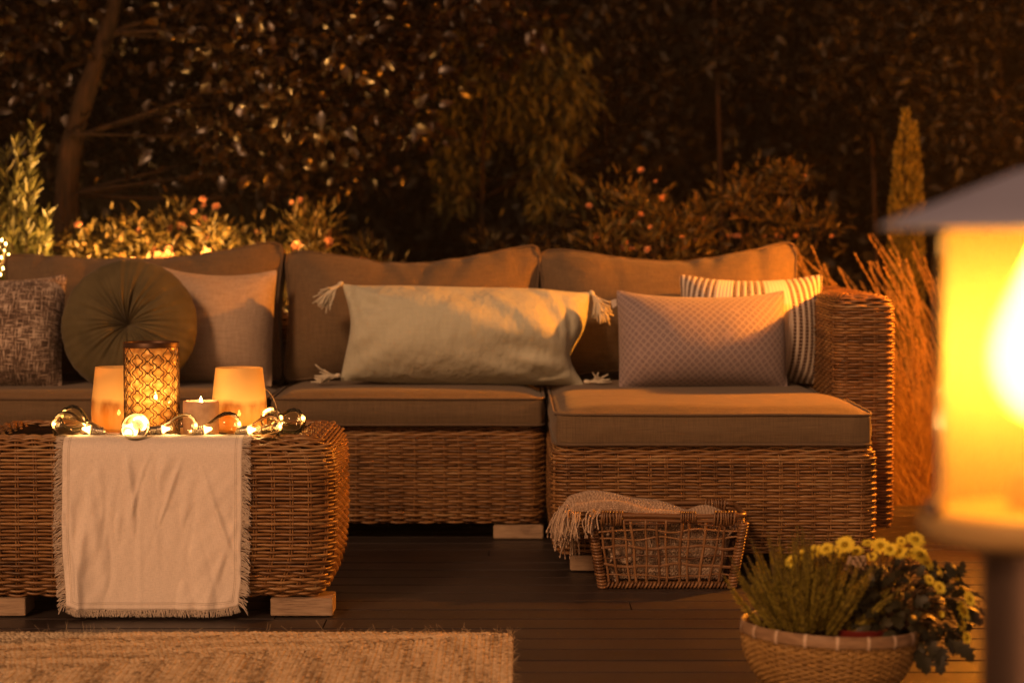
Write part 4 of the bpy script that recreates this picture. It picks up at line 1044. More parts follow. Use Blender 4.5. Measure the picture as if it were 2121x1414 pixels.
def cords(g, p0, n, L, d, sp=.25, r=.0021, drop=1.0):
    for k in range(n):
        v = np.asarray(d, float) + rng.normal(size=3) * sp; l = L * rng.uniform(.8, 1.1); s_ = np.linspace(0, 1, 9)[:, None]; st_ = p0 + rng.normal(size=3) * (.006, .006, .003)
        pts = st_ + v * l * .40 * np.sin(s_ * math.pi / 2) + np.array([0, 0, -1.]) * l * .9 * drop * s_ ** 1.5 + rng.normal(size=3) * .004 * np.sin(s_ * 4)
        tube(g, pts, r, 5); lumps(g, pts[-1:], np.array([[0, 0, -.005]]), np.array([[.0028, 0, 0]]), np.array([[0, .0028, 0]]))
def tpt(px, py, Y): return P(px, py, Y) - to
for (px, py, Y, n_, L, d) in ((1172, 1050, 6.56, 16, .075, (-.55, -.3, .1)), (1180, 1058, 6.52, 16, .080, (-.35, -.6, .1)), (1197, 1062, 6.50, 14, .070, (-.1, -.6, .1)), (1234, 1060, 6.475, 14, .055, (-.45, -.6, .25)), (1222, 1066, 6.46, 8, .055, (-.2, -.4, .1)),
                              (1165, 1085, 6.62, 14, .075, (-.2, 0, 0)), (1185, 1095, 6.66, 12, .075, (0, -.1, 0)), (1160, 1062, 6.66, 12, .08, (-.5, .1, .1))):
    g = MB(); cords(g, tpt(px, py, Y), n_, L, d); g.build('tassel', M_knit, th)
g = MB()
for k in range(9):
    u0 = .08 + .35 * rng.random(); v0 = .45 + .45 * rng.random(); p0 = front(np.array(u0), np.array(v0)) + np.array([0, -.012, 0])
    for q_ in range(5):
        a = np.linspace(0, math.pi * rng.uniform(.9, 1.4), 9); rr_ = .010 + .003 * q_; tube(g, p0 + np.stack([-rr_ * np.cos(a), 0 * a - .001 * q_, -rr_ * 1.4 * np.sin(a)], -1) - to, .0015, 4)
g.build('loose_loops', M_knit, th)
# ------------------------------------------------------------------ PART3
# ------------------------------------------------------------------ woven bowl with plants
BX, BY = float(P(1722, 0, 4.9)[0]), 4.92
M_bowl = island('bowl_cane', (.20, .105, .03), (.46, .28, .09), .4, .5)
M_band = mat('bowl_rim_wood', (.50, .36, .24), .4, .5, build=lambda n, b: n.links.new(ramp(n, noise(n, 30, (1, 1, 4)), [(.3, (.20, .12, .065)), (.7, (.36, .23, .13))]), b.inputs['Base Color']))
M_staple = mat('bowl_cane_tie', (.62, .47, .34), .45, .4)
bowl = thing('woven_bowl', 'round shallow woven cane bowl with a wooden rim, holding the plants', 'bowl', (BX, BY, 0))
bowl.rotation_euler = (0, R(2.4), 0)
RB, HB = .178, .163
def bprof(z): k = min(1, max(0, 1 - z / HB)); return RB * math.sqrt(max(0, 1 - (k * .965) ** 2.3))
def ringf(inset, n):
    if inset is None: return 2 * math.pi * RB
    a = np.arange(n) / n * 2 * math.pi; nm = np.stack([np.cos(a), np.sin(a)], -1); return nm * (RB - inset), nm
zz_ = np.linspace(.004, HB - .014, 26); prof_b = [(RB - bprof(z), z) for z in zz_]
g = MB(); wicker(g, 0, 1, 0, 1, prof_b, row=.0056, stake=.016, rad=.0026, amp=.0024, per=5, ring=ringf, seed=5, srad=.0020); g.build('woven_body', M_bowl, bowl)
g = MB(); lathe(g, [(.0005, .004)] + [(bprof(z) - .004, z) for z in zz_] + [(RB - .012, HB - .02), (RB - .02, HB - .045), (.0005, HB - .05)], n=64); g.build('dark_core', M_core, bowl)
g = MB(); lathe(g, [(RB + .0005, HB - .018), (RB + .0045, HB - .017), (RB + .0055, HB - .008), (RB + .0045, HB + .001), (RB, HB + .002), (RB - .004, HB + .001), (RB - .005, HB - .016), (RB + .0005, HB - .018)], n=96); g.build('rim_band', M_band, bowl)
g = MB(); a = np.arange(96) / 96 * 2 * math.pi; tube(g, np.stack([(RB + .001) * np.cos(a), (RB + .001) * np.sin(a), 0 * a + HB + .003], -1), .0035, 6, closed=True); g.build('rim_cane', M_band, bowl)
for k in range(18):
    a0 = k / 18 * 2 * math.pi + .13; g = MB(); t = np.linspace(0, 2 * math.pi, 13)[:-1]
    rr_ = RB + .0003 + .0075 * np.cos(t); z_ = HB - .0075 + .0145 * np.sin(t)
    Pt = np.array([np.stack([rr_ * math.cos(a0 + d), rr_ * math.sin(a0 + d), z_], -1) for d in (-.016, .016)]); Pt2 = np.array([np.stack([(rr_ + 0.0 - .0012 * np.cos(t)) * math.cos(a0 + d), (rr_ - .0012 * np.cos(t)) * math.sin(a0 + d), z_ - .0012 * np.sin(t)], -1) for d in (-.016, .016)])
    grid(g, Pt, wrap=True); grid(g, Pt2[::-1], wrap=True); g.build('cane_tie', M_staple, bowl)
# heather
hz = HB - .02
hth = thing('heather_plant', 'bushy olive green heather with upright pointed sprigs in the bowl', 'plant', (BX - .045, BY - .02, hz))
M_heath = island('heather_green', (.20, .165, .025), (.50, .41, .07), .7, .3, trans=.45)
M_stem = mat('woody_stem', (.07, .045, .02), .8)
g = MB(); gs = MB(); k = 0
for k in range(170):
    ang = rng.uniform(0, 2 * math.pi); fan = min(abs(rng.normal()) * .36, .85)
    d = norm(np.array([math.cos(ang) * math.sin(fan) * 1.25 + .02, math.sin(ang) * math.sin(fan) * .7, math.cos(fan)]))
    L = rng.uniform(.15, .215) * (1 - .05 * fan); st_ = np.array([math.cos(ang) * .075 * min(1, fan) * 1.3, math.sin(ang) * .05, 0.])
    s_ = np.linspace(0, 1, 12)[:, None]; pts = st_ + d * L * s_ + np.array([0, 0, .02]) * s_ ** 2 * fan + rng.normal(size=3) * .006 * s_ ** 2
    tube(gs, pts, .0014, 3, caps=False)
    n_ = 240; tt = rng.uniform(.10, 1, n_); pp = np.stack([np.interp(tt, s_[:, 0], pts[:, i]) for i in range(3)], -1)
    wdt = .0135 * np.clip((1 - tt) * 2.2, .12, 1); o_ = rdir(n_); o_ = norm(o_ - d * (o_ @ d)[:, None])
    leaves(g, pp, norm(d * 1.0 + o_ * .75), norm(np.cross(o_, d) + rng.normal(size=(n_, 3)) * .3), wdt * rng.uniform(.8, 1.3, n_), .0036, .1, .0)
g.build('foliage', M_heath, hth); gs.build('stem', M_stem, hth)
# chrysanthemum
mum = thing('chrysanthemum_plant', 'leafy plant with small yellow daisy flowers, right side of the bowl', 'plant', (BX + .12, BY, hz))
mo = np.array(mum.location)
M_mleaf = island('dark_mum_leaf', (.016, .016, .008), (.045, .040, .018), .5, .4, trans=.15)
M_petal = mat('yellow_petal', (.85, .72, .09), .6, .2, trans=.3)
M_disc = mat('flower_disc', (.30, .20, .012), .8, .1)
M_pot = mat('red_plastic_pot', (.16, .02, .015), .4, .4)
g = MB(); lathe(g, [(.0005, -.06), (.045, -.06), (.056, -.005), (.058, .0), (.052, 0), (.046, -.01), (.0005, -.012)], n=32); pt_ = g.build('pot', M_pot, mum); pt_.location = (-.055, -.035, .022)
fl = [(1750, 1128, 17), (1687, 1142, 14), (1712, 1136, 13), (1774, 1141, 12), (1797, 1124, 10), (1824, 1130, 16), (1843, 1137, 13), (1861, 1140, 16), (1896, 1117, 17), (1884, 1145, 13), (1905, 1148, 18), (1918, 1164, 14), (1936, 1178, 17), (1946, 1216, 12),
      (1989, 1212, 22), (1970, 1250, 13), (1994, 1265, 20), (1990, 1290, 15), (1728, 1148, 12), (1660, 1150, 12), (1806, 1152, 10), (1867, 1120, 9), (1948, 1272, 8), (1925, 1200, 10), (1640, 1162, 12), (2008, 1240, 13), (1742, 1160, 9), (2002, 1320, 11)]
lf = MB(); stm = MB(); root = np.array([BX + .11, BY + .01, hz]) - mo
flo = []
for (px, py, r_) in fl:
    Yf = BY + rng.uniform(-.11, .04); p = P(px, py, Yf) - mo; rf = r_ / (F / Yf) * 1.35
    d = norm((p - root) * (1, 1, .8) + np.array([0, -.12 + rng.normal() * .05, .04])); flo.append((p, d, rf))
for (p, d, rf) in flo:
    s_ = np.linspace(0, 1, 8)[:, None]; pts = root + (p - root) * s_ + np.array([0, 0, .03]) * np.sin(s_ * math.pi) - d * .012 * (s_ ** 6); tube(stm, pts, .0017, 4)
    e1 = norm(np.cross(d, (0, 0, 1.001))); e2 = np.cross(d, e1); g = MB(); small = rf < .0112
    for ring_, (npet, L_, tilt) in enumerate(((20, 1.0, .12), (16, .84, .42)) if not small else ((14, .9, .95), (12, .7, 1.3))):
        a = (np.arange(npet) + rng.uniform(0, 1)) / npet * 2 * math.pi + rng.normal(size=npet) * .06; dd = np.cos(a)[:, None] * e1 + np.sin(a)[:, None] * e2
        leaves(g, p + dd * rf * .22, norm(dd + d * tilt + rng.normal(size=(npet, 3)) * .07), np.tile(d, (npet, 1)), rf * .80 * L_ * rng.uniform(.88, 1.1, npet), rf * .30, .15, .12)
    f_ = g.build('flower', M_petal, mum); g2 = MB(); lumps(g2, np.array([p + d * rf * .05]), np.array([d * rf * .20]), np.array([e1 * rf * .36]), np.array([e2 * rf * .36])); g2.build('flower_centre', M_disc, f_)
def lobed(mb, C, D, Nn, L):
    """lobed chrysanthemum leaves"""
    sh = [(0, 0), (.12, .10), (.30, .36), (.38, .20), (.55, .42), (.64, .20), (.82, .24), (1, 0)]
    for c, d, n_, l_ in zip(C, D, Nn, L):
        s = norm(np.cross(d, n_)); n2 = np.cross(s, d); V = []
        for (a, b) in sh: V.append(c + d * a * l_ + s * b * l_ + n2 * (b * .25 * l_ - a * a * .25 * l_))
        for (a, b) in sh: V.append(c + d * a * l_ - n2 * a * a * .25 * l_)
        for (a, b) in sh: V.append(c + d * a * l_ - s * b * l_ + n2 * (b * .25 * l_ - a * a * .25 * l_))
        m = len(sh); q = [(i, i + 1, m + i + 1, m + i) for i in range(m - 1)] + [(m + i, m + i + 1, 2 * m + i + 1, 2 * m + i) for i in range(m - 1)]
        mb.add(V, q)
n_ = 520; c0 = P(1858, 1240, BY + .02) - mo
dd = rdir(n_, .35); rad = rng.uniform(.45, 1, n_) ** .6; C = c0 + dd * rad[:, None] * np.array([.155, .11, .105]); C = C + np.array([0, 0, -.012]); C[:, 2] = np.maximum(C[:, 2], .004 - .03 * (C[:, 0] > .06))
keep = (C[:, 0] > -.14) & (C[:, 1] > -.075) & (C[:, 2] < .125); C, dd = C[keep], dd[keep]
D = norm(dd + rng.normal(size=C.shape) * .5 + (0, 0, -.15)); lobed(lf, C, D, norm(dd + np.array([0, -.2, .7]) + rng.normal(size=C.shape) * .35), rng.uniform(.022, .044, len(C)))
for (px, py) in ((1925, 1320), (1950, 1335), (1975, 1325), (1900, 1340), (1945, 1350), (1885, 1310), (1990, 1330), (1915, 1350)):
    p = P(px, py, BY - .06)[None] - mo; lobed(lf, p, norm(np.array([[rng.normal() * .4 + .3, -.3, -.8]])), norm(np.array([[rng.normal() * .3, -.9, .4]])), [.045])
for k in range(60):
    p = C[rng.integers(len(C))]; s_ = np.linspace(0, 1, 5)[:, None]; tube(stm, root + (p - root) * s_ + np.array([0, 0, .02]) * np.sin(s_ * math.pi), .0014, 3)
lf.build('foliage', M_mleaf, mum); stm.build('stem', mat('mum_stem', (.12, .07, .03), .7), mum)

# ------------------------------------------------------------------ oil lanterns
M_cap = mat('sky_tinted_steel_cap', (.34, .38, .58), .6, .5, .25)  # blue base colour stands in for the dusk sky's reflection
M_post = mat('brushed_steel_post', (.20, .14, .11), .35, .5, .8)
M_lglass = glass_mat('lantern_glass', (1, .82, .42), .22, frostcol=(1, .68, .28), rough=.08, edge=.06)
def lantern(label, x, y, zc, hpost_extra, watts, group, col=WARM):
    t = thing('garden_lantern', label, 'lantern', (x, y, 0), group)
    g = MB(); z = zc + .148        # flame height zc
    lathe(g, [(.0005, z + .060), (.020, z + .056), (.060, z + .040), (.110, z + .020), (.158, z + .001), (.161, z - .003), (.157, z - .004), (.1, z + .010), (.0005, z + .015)], n=72); g.build('cap', M_cap, t)
    g = MB(); lathe(g, [(.0995, z + .004), (.0995, z - .298), (.0965, z - .298), (.0965, z + .004)], n=72); g.build('glass_cylinder', M_lglass, t)
    g = MB(); zb = z - .298
    lathe(g, [(.0005, zb + .004), (.090, zb + .004), (.112, zb + .002), (.117, zb - .004), (.117, zb - .016), (.110, zb - .026), (.06, zb - .040), (.0005, zb - .042)], n=72); g.build('base_tray', mat('brass_tray', (.58, .38, .15), .5, .5, .15), t)
    g = MB(); lathe(g, [(.0005, zb - .03), (.052, zb - .03), (.052, .02), (.0005, .02)], n=48); g.build('post', M_post, t)
    g = MB(); lathe(g, [(.0005, 0.004), (.12, 0.004), (.12, .016), (.05, .024), (.0005, .024)], n=48); g.build('foot_plate', M_post, t)
    g = MB(); lathe(g, [(.0005, 0), (.026, 0), (.026, .03), (.020, .04), (.006, .045), (.006, .07), (.0005, .07)], n=32); b_ = g.build('oil_burner', M_post, t); b_.location = (0, 0, zb + .004)
    for k in range(3):
        a = k * 2 * math.pi / 3 + .5; g = MB(); tube(g, [(.091 * math.cos(a), .091 * math.sin(a), zb), (.091 * math.cos(a), .091 * math.sin(a), z + .005)], .0025, 6); g.build('strut', M_post, t)
    g = MB(); zf = np.linspace(0, 1, 26); rf_ = .056 * np.sin(math.pi * zf ** .82) ** .75 * (1 - .55 * zf ** 2) + .0004; rf_[-1] = .0004; lathe(g, np.stack([rf_, -.060 + .195 * zf], -1), n=32); f_ = g.build('flame', M_bigflame, t); f_.location = (0, 0, zc); f_.visible_shadow = True
    g = MB(); lumps(g, np.array([[-.108, -.03, zb + .008]]), np.array([[0, 0, .012]]), np.array([[.012, 0, 0]]), np.array([[0, .012, 0]])); g.build('glint_ball', M_post, t)  # metal ball added to put a highlight on the tray
    l = lamp('flame_light', (0, 0, zc + .015), watts, t, col, .03)
    return t, f_
LZ = float(P(2150, 762, 2.5)[2])
lantern('tall oil lantern burning brightly, standing nearest at the right edge', float(P(2150, 0, 2.5)[0]), 2.5, LZ, 0, 0.8, 'oil lanterns on the deck', (1.0, .60, .24))
# its twin stands beyond the right edge and gives the golden side light
lantern('taller oil lantern beyond the right end of the sofa', 2.02, 7.6, 1.24, 0, 320, 'oil lanterns on the deck', (1.0, .41, .085))

# ------------------------------------------------------------------ garden
M_bark = mat('bark', (.07, .04, .025), .9, .2, build=lambda n, b: (n.links.new(ramp(n, noise(n, 18, (3, 3, .6), 5), [(.3, (.009, .005, .003)), (.7, (.028, .014, .008))]), b.inputs['Base Color']), bump(n, b, noise(n, 18, (3, 3, .6), 5), .8, .02)))
M_big = island('broad_leaf', (.008, .004, .0015), (.036, .018, .005), .30, .7, trans=.35)
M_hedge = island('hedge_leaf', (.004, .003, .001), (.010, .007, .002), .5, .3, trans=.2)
M_green = island('weeping_leaf', (.045, .048, .015), (.11, .10, .03), .5, .35, trans=.3)
M_shrub = island('shrub_leaf', (.030, .024, .006), (.085, .058, .013), .5, .35, trans=.35, c2=(.13, .075, .018))
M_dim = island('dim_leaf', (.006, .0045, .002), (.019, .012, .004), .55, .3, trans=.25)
M_flr = island('orange_flower', (.50, .20, .08), (.75, .42, .26), .7, .2, trans=.3)
M_olean = island('narrow_leaf', (.05, .055, .018), (.13, .12, .035), .45, .4, trans=.3)
M_drygrass = island('dry_grass', (.32, .18, .05), (.56, .35, .12), .7, .3, trans=.4)
def crown(mb, c, rad, n, L, W, clumps=40, up=0.1, spread=.28, fold=.25, droop=.25, hang=0.0):
    cc = rdir(clumps) * rng.uniform(.25, 1, (clumps, 1)) ** .5 * np.asarray(rad) + np.asarray(c); cs = rng.uniform(.5, 1.2, clumps)
    k = rng.integers(0, clumps, n); o = rng.normal(size=(n, 3)) * .5; rr_ = np.min(rad) * spread * 2 * cs[k][:, None]
    p = cc[k] + o * rr_ * np.array([1, 1, .8]); d = norm(o + rdir(n) * .8 + np.array([0, 0, up - hang]))
    nn = norm(rdir(n) * .9 + np.array([0, 0, .8])); s = rng.uniform(.6, 1.25, n)
    p[:, 2] = np.maximum(p[:, 2], -.1)
    leaves(mb, p, d, nn, L * s, W * s, fold, droop); return cc
def limbs(mb, base, tops, r0, r1=.006, bendv=.1):
    base = np.asarray(base, float)
    for t_ in tops:
        t_ = np.asarray(t_, float); s = np.linspace(0, 1, 9)[:, None]; pts = base + (t_ - base) * s + rng.normal(size=3) * bendv * np.sin(s * math.pi) * (1, 1, .3)
        tube(mb, pts, np.linspace(r0, r1, 9), 7)
def tree(name, label, base, trunkpts, tr, crowns, m, L, W, group=None, cat='tree', **kw):
    t = thing(name, label, cat, tuple(base), group); b = np.asarray(base, float)
    g = MB(); tp = np.asarray(trunkpts, float); s = np.linspace(0, 1, 24); idx = np.linspace(0, 1, len(tp))
    pts = np.stack([np.interp(s, idx, tp[:, i]) for i in range(3)], -1); pts[1:-1] = (pts[:-2] + 2 * pts[1:-1] + pts[2:]) / 4
    tube(g, pts - b, np.linspace(tr, tr * .35, 24) * (1 + .06 * np.sin(s * 40)), 12)
    gl = MB(); 
    for (c, rad, n) in crowns:
        cc = crown(gl, np.asarray(c) - b, rad, n, L, W, **kw); near = pts[np.argmin(np.abs(pts[:, 2] - max(.3, c[2] - rad[2] * .6)))] - b
        limbs(g, near, cc[:3], tr * .16, .002)
    g.build('trunk', M_bark, t); gl.build('crown', m, t); return t
GZ = -.16
# broad-leaved tree at the left
tb = P(136, 0, 9.75)[0]
tree('broadleaf_tree', 'large broad-leaved tree with a dark trunk, left behind the sofa', (tb, 9.75, GZ), [(tb, 9.75, GZ), P(136, 500, 9.75), P(140, 330, 9.75), P(175, 200, 9.75), P(225, 60, 9.8), P(262, -120, 9.9), P(300, -400, 10)], .060,
     [((-1.75, 10.05, 1.62), (.65, .32, .48), 6200), ((-.95, 9.9, 1.62), (.60, .5, .48), 6600), ((-.35, 10.0, 1.95), (.5, .4, .35), 3200), ((-1.5, 10.1, 2.6), (1.2, .8, .6), 2600), ((-1.3, 10.1, 1.25), (.5, .2, .18), 600), ((-.75, 9.9, 1.25), (.35, .22, .18), 450)],
     M_big, .058, .036, clumps=60, spread=.20, droop=.35)
# weeping shrub in the middle
tb = P(998, 0, 10.4)[0]
tree('weeping_tree', 'drooping green tree with a thin reddish stem, behind the middle back cushion', (tb, 10.4, GZ), [(tb, 10.4, GZ), P(998, 500, 10.4), P(1000, 300, 10.4), P(1010, 120, 10.4)], .013,
     [((P(1000, 0, 10.5)[0] - .05, 10.6, 1.62), (.24, .22, .26), 1500), ((.12, 10.6, 1.55), (.2, .2, .30), 1200), ((-.28, 10.5, 1.55), (.14, .2, .2), 600), ((.16, 10.6, 1.24), (.14, .15, .22), 600), ((-.25, 10.5, 1.22), (.10, .15, .2), 350)],
     M_green, .06, .014, clumps=26, hang=1.3, spread=.3, droop=.3)
# flowering bushes behind the left of the sofa
def bush(name, label, px, Y, topy, rx, n, m, L, W, flowers=0, fr=.02, group=None, mf=None, tall=.5, yy=.25, cat='bush', up=.6):
    x = float(P(px, 0, Y)[0]); zt = float(P(px, topy, Y)[2]); t = thing(name, label, cat, (x, Y, GZ), group)
    gl = MB(); c = np.array([0, 0, zt - GZ - tall * .5]); cc = crown(gl, c, (rx, yy, tall * .5), n, L, W, clumps=36, up=up, spread=.22)
    crown(gl, c * (1, 1, .45), (rx * .9, yy, c[2] * .45), n // 3, L, W, clumps=20, up=up, spread=.3)
    g = MB(); limbs(g, (0, 0, 0), cc[:16], .012, .003, .05); g.build('stem', M_bark, t); gl.build('foliage', m, t)
    if flowers:
        k = rng.integers(0, len(cc), flowers); p = cc[k] + rng.normal(size=(flowers, 3)) * (rx * .16, yy * .2, tall * .13)
        p[:, 2] = np.maximum(p[:, 2], c[2]); p[:, 1] -= .03
        for q in range(flowers):
            gf = MB(); r_ = fr * rng.uniform(.6, 1.2); npet = 12; a = np.arange(npet) / npet * 2 * math.pi * 2.0; d = norm(np.array([rng.normal() * .4, -.8, .7])); e1 = norm(np.cross(d, (0, 0, 1))); e2 = np.cross(d, e1)
            dd_ = np.cos(a)[:, None] * e1 + np.sin(a)[:, None] * e2; til = np.where(np.arange(npet) < 6, .5, 1.3)[:, None]
            leaves(gf, np.tile(p[q], (npet, 1)), norm(dd_ + d * til), np.tile(d, (npet, 1)), r_, r_ * .8, .3, -.1); gf.build('flower', mf or M_flr, t)
    return t
bush('flowering_bush', 'low flowering bush glowing yellow beside the dark tree trunk', 235, 9.15, 448, .26, 1900, M_shrub, .040, .015, 34, .028, 'bushes behind the sofa', tall=.42)
bush('flowering_bush', 'low bush with pink and orange blooms, centred behind the left back cushion', 430, 9.20, 425, .30, 2300, M_shrub, .040, .012, 44, .026, 'bushes behind the sofa', tall=.42)
bush('flowering_bush', 'feathery bush with small orange blooms, above the gap of the back cushions', 660, 9.25, 452, .27, 1900, M_shrub, .045, .008, 30, .022, 'bushes behind the sofa', tall=.36, up=1.0)
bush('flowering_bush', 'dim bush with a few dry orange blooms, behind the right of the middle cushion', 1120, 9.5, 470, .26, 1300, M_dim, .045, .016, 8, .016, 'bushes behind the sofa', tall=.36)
bush('flowering_bush', 'bush with flat orange flower heads, behind the left of the right back cushion', 1330, 9.45, 385, .27, 2000, M_shrub, .042, .012, 22, .018, 'bushes behind the sofa', tall=.5, up=1.0)
bush('flowering_bush', 'tall loose bush behind the raised corner of the right back cushion', 1560, 9.7, 335, .30, 2300, M_shrub, .045, .013, 14, .016, 'bushes behind the sofa', tall=.6, up=.8)
# narrow-leaved shrub at the left edge
def oleander():
    x = float(P(30, 0, 8.8)[0]); t = thing('narrow_leaved_shrub', 'upright shrub with narrow olive leaves at the left edge behind the sofa', 'shrub', (x, 8.8, GZ)); o = np.array(t.location); gl = MB(); g = MB()
    tips = [(70, 262, 8.8), (35, 292, 8.75), (10, 320, 8.9), (-20, 280, 8.8), (60, 345, 8.7), (98, 445, 8.8), (85, 470, 8.7), (20, 400, 8.7), (50, 420, 8.9), (-30, 360, 8.8), (95, 500, 8.75), (0, 440, 8.8), (70, 380, 8.85), (40, 500, 8.75), (-60, 300, 8.9), (-70, 420, 8.8)]
    for (px, py, Y) in tips:
        tp = P(px, py, Y) - o; b = np.array([.02 * rng.normal(), .02 * rng.normal(), 0]); mid = np.array([tp[0] * .3, tp[1] * .3, tp[2] * .55]); s = np.linspace(0, 1, 16)[:, None]
        pts = (1 - s) ** 2 * b + 2 * s * (1 - s) * mid + s ** 2 * tp; tube(g, pts, np.linspace(.006, .0015, 16), 5)
        n_ = 95; tt = rng.uniform(.55, 1, n_) ** .8; pp = np.stack([np.interp(tt, s[:, 0], pts[:, i]) for i in range(3)], -1); ax = norm(pts[-1] - pts[-4])
        leaves(gl, pp, norm(rdir(n_) * .75 + ax * 1.1), rdir(n_, .6), rng.uniform(.04, .07, n_), .011, .2, .15)
    g.build('stem', M_bark, t); gl.build('foliage', M_olean, t)
oleander()
# slim conifer
def conifer():
    Y = 10.0; x = float(P(1882, 0, Y)[0]); t = thing('slim_conifer', 'slim upright conifer with two pointed tips, above the right end of the sofa', 'tree', (x, Y, GZ)); gl = MB(); g = MB()
    for (px, top, r_) in ((1878, 232, .045), (1896, 262, .034), (1862, 300, .03)):
        xx = float(P(px, 0, Y)[0]) - x; zt = float(P(px, top, Y)[2]) - GZ; n_ = 1500; z = rng.uniform(.2, 1, n_) ** .8 * zt; rr_ = r_ * np.clip((zt - z) / .35, .05, 1); a = rng.uniform(0, 6.28, n_)
        p = np.stack([xx + rr_ * np.cos(a), rr_ * np.sin(a), z], -1); d = norm(np.stack([np.cos(a) * .5, np.sin(a) * .5, np.full(n_, 1.)], -1) + rng.normal(size=(n_, 3)) * .2)
        leaves(gl, p, d, rdir(n_), .032, .012, .1, 0); tube(g, [(xx * .3, 0, 0), (xx, 0, zt * .5), (xx, 0, zt - .05)], .01, 6)
    g.build('trunk', M_bark, t); gl.build('crown', island('conifer_leaf', (.07, .06, .012), (.20, .155, .03), .5, .3, trans=.3), t)
conifer()
# ornamental grasses at the right
def grass(label, px, Y, n, hgt, lean, plumes, sp=.05, group='ornamental grasses at the right', m=None, wd=.004):
    x = float(P(px, 0, Y)[0]); t = thing('ornamental_grass', label, 'grass clump', (x, Y, GZ), group); g = MB(); gp = MB()
    for k in range(n):
        b = rng.normal(size=3) * (sp, sp, 0); a = rng.uniform(0, 6.28); fan = abs(rng.normal()) * .35 + .05; h = hgt * rng.uniform(.6, 1.05)
        d = np.array([math.cos(a) * fan + lean, math.sin(a) * fan * .8, 1.]); d /= np.linalg.norm(d); s = np.linspace(0, 1, 9)[:, None]
        out_ = np.array([math.cos(a) * .5 + lean * 1.5, math.sin(a) * .4, -.45]) * h * .55; pts = b + d * h * s + out_ * s ** 2.6
        side = norm(np.cross(d, rng.normal(size=3))); w_ = wd * (1 - s * .85) * .5
        V = np.stack([pts - side * w_, pts + side * w_], 1).reshape(-1, 3); q = [(2 * i, 2 * i + 1, 2 * i + 3, 2 * i + 2) for i in range(8)]; g.add(V, q)
    for k in range(plumes):
        b = rng.normal(size=3) * (sp, sp, 0); a = rng.uniform(0, 6.28); fan = abs(rng.normal()) * .16; h = hgt * rng.uniform(.85, 1.2)
        d = norm(np.array([math.cos(a) * fan + lean * 1.1, math.sin(a) * fan, 1.])); s = np.linspace(0, 1, 12)[:, None]; out_ = np.array([lean * 1.1 + math.cos(a) * .18, math.sin(a) * .12, -.16]) * h * .7
        pts = b + d * h * s + out_ * s ** 2.2; tube(g, pts, np.linspace(.0016, .0008, 12), 3, caps=False)
        n_ = 90; tt = rng.uniform(.80, 1, n_); pp = np.stack([np.interp(tt, s[:, 0], pts[:, i]) for i in range(3)], -1); ax = norm(pts[-1] - pts[-3])
        leaves(gp, pp, norm(ax + rdir(n_) * .35), rdir(n_), .016, .003, .1, 0)
    g.build('blades', m or M_drygrass, t); gp.build('plumes', M_drygrass, t) if plumes else None
grass('tall feathery golden grass leaning left, rising behind the wicker armrest', 1935, 8.95, 1100, 1.02, -.22, 120, .10)
grass('tall golden grass with upright plumes, behind the lantern cap', 2080, 9.3, 600, 1.12, -.05, 60, .10)
grass('mid-height golden grass directly right of the armrest', 1900, 8.75, 900, .70, -.10, 50, .08)
grass('low tuft of pale grass at the deck edge, right of the sofa', 1905, 8.60, 520, .34, -.04, 0, .06)
grass('low wide tuft of pale grass at the deck edge, behind the lantern', 2050, 8.62, 520, .36, 0, 0, .08)
# trees and hedge in the dark
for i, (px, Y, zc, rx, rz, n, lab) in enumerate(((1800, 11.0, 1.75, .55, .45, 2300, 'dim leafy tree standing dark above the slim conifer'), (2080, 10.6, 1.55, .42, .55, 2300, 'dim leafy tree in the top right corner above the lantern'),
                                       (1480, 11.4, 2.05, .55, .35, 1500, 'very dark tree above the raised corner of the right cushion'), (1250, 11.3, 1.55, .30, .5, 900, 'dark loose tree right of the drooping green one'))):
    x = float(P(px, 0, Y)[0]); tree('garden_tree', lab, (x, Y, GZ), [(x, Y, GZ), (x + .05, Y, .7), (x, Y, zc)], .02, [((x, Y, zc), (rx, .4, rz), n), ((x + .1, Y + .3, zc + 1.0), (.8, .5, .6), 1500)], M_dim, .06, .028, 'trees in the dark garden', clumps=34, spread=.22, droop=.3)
def hedge():
    g = MB(); n = 34000; x = rng.uniform(-7, 7, n); z = rng.uniform(GZ, 4.2, n); y = 12.3 + .35 * vnoise(np.stack([x, z], -1), 2.2, 6) + rng.uniform(0, .35, n)
    near = np.abs(x) < 3.2; L = np.where(near, .085, .15)
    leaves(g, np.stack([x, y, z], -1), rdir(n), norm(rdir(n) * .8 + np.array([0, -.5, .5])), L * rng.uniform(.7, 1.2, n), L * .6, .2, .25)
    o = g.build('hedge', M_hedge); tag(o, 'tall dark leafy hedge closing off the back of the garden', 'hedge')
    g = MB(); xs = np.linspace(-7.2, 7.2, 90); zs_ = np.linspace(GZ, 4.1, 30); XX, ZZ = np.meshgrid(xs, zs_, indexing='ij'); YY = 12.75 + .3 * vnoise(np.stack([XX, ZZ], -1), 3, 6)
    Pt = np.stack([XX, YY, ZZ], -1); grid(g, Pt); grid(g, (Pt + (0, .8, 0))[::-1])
    g.build('dark_backing', mat('black_backing', (.012, .009, .005), .95, .1), o)  # solid dark sheets added to keep the background black
hedge()
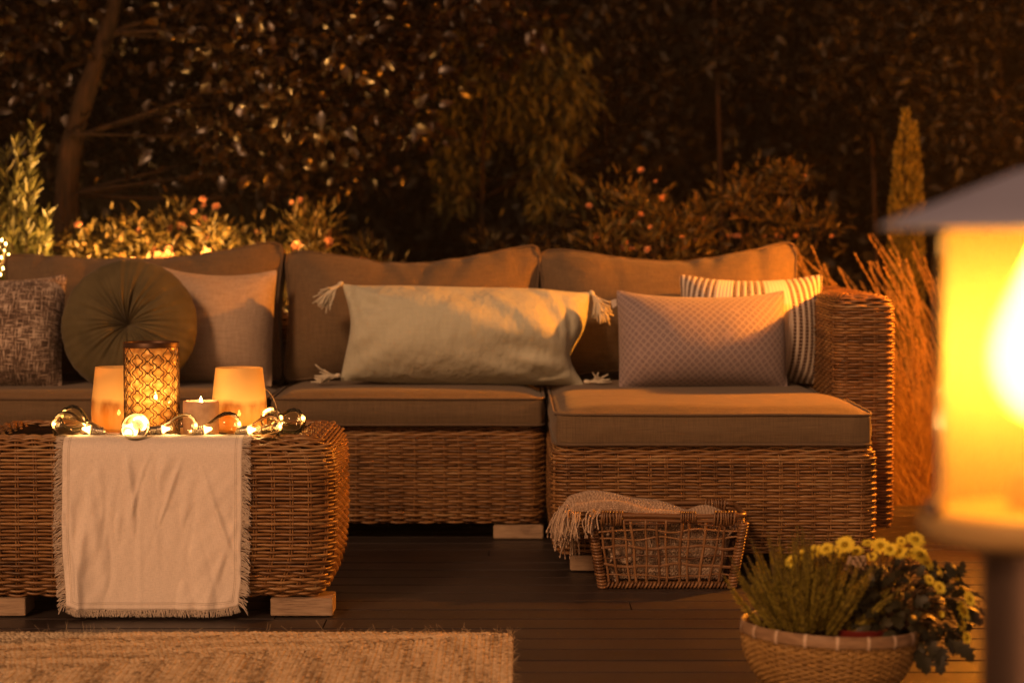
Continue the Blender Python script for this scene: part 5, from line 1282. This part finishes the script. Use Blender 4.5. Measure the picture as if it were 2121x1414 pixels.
# fairy lights in the left shrub and small lamps lighting the bushes
fa = thing('fairy_lights', 'cluster of small warm fairy lights glowing in the shrub at the left edge', 'string lights', (float(P(5, 0, 8.62)[0]), 8.62, .95)); fo = np.array(fa.location)
M_fairy = flame_mat('fairy_bulb', 30, (1, .60, .18)); pts = []
g = MB()
for (px, py) in ((4, 497), (-3, 512), (9, 520), (3, 533), (14, 541), (-4, 548), (6, 556), (1, 568), (12, 505), (-12, 525), (-16, 560), (18, 528)):
    p = P(px, py, 8.32 + rng.uniform(-.04, .04)) - fo; pts.append(p)
    b = MB(); lumps(b, p[None], np.array([[0, 0, .0045]]), np.array([[.0022, 0, 0]]), np.array([[0, .0022, 0]])); b.build('bulb', M_fairy, fa)
tube(g, np.array(pts), .0012, 4); g.build('wire', M_wire, fa)
lamp('fairy_light', (-.02, .03, -.05), .8, fa, WARM, .04)
M_spot = mat('spot_housing', (.03, .03, .03), .4)
for (px, Y, z, wt, lab) in ((250, 8.74, .80, 38.0, 'small garden spotlight under the bush next to the tree trunk'), (480, 8.76, .80, 34.0, 'small garden spotlight under the pink-flowered bush')):
    x = float(P(px, 0, Y)[0]); t = thing('garden_spotlight', lab, 'garden light', (x, Y, GZ), 'garden spotlights hidden behind the sofa'); g = MB(); tube(g, [(0, 0, 0), (0, 0, z - GZ - .06)], .008, 8); g.build('spike', M_spot, t)
    g = MB(); lathe(g, [(.0005, z - GZ - .07), (.025, z - GZ - .06), (.03, z - GZ - .02), (.027, z - GZ - .02), (.0005, z - GZ - .05)], n=20); g.build('housing', M_spot, t)
    lamp('spot_bulb', (0, 0, z - GZ), wt, t, WARM, .03)

# ------------------------------------------------------------------ scattering volume, added to imitate lens bloom
g = MB(); box(g, -9, 9, -2.5, 14.5, -1.2, 5.5)
m = bpy.data.materials.new('bloom_veil'); m.use_nodes = True; n = m.node_tree; n.nodes.clear()
o_ = n.nodes.new('ShaderNodeOutputMaterial'); v_ = n.nodes.new('ShaderNodeVolumePrincipled'); v_.inputs['Color'].default_value = (.95, .9, .85, 1); v_.inputs['Density'].default_value = 0.0008
v_.inputs['Anisotropy'].default_value = 0.0
n.links.new(v_.outputs[0], o_.inputs['Volume'])
tag(g.build('bloom_haze', m, smooth=False), kind='stuff')
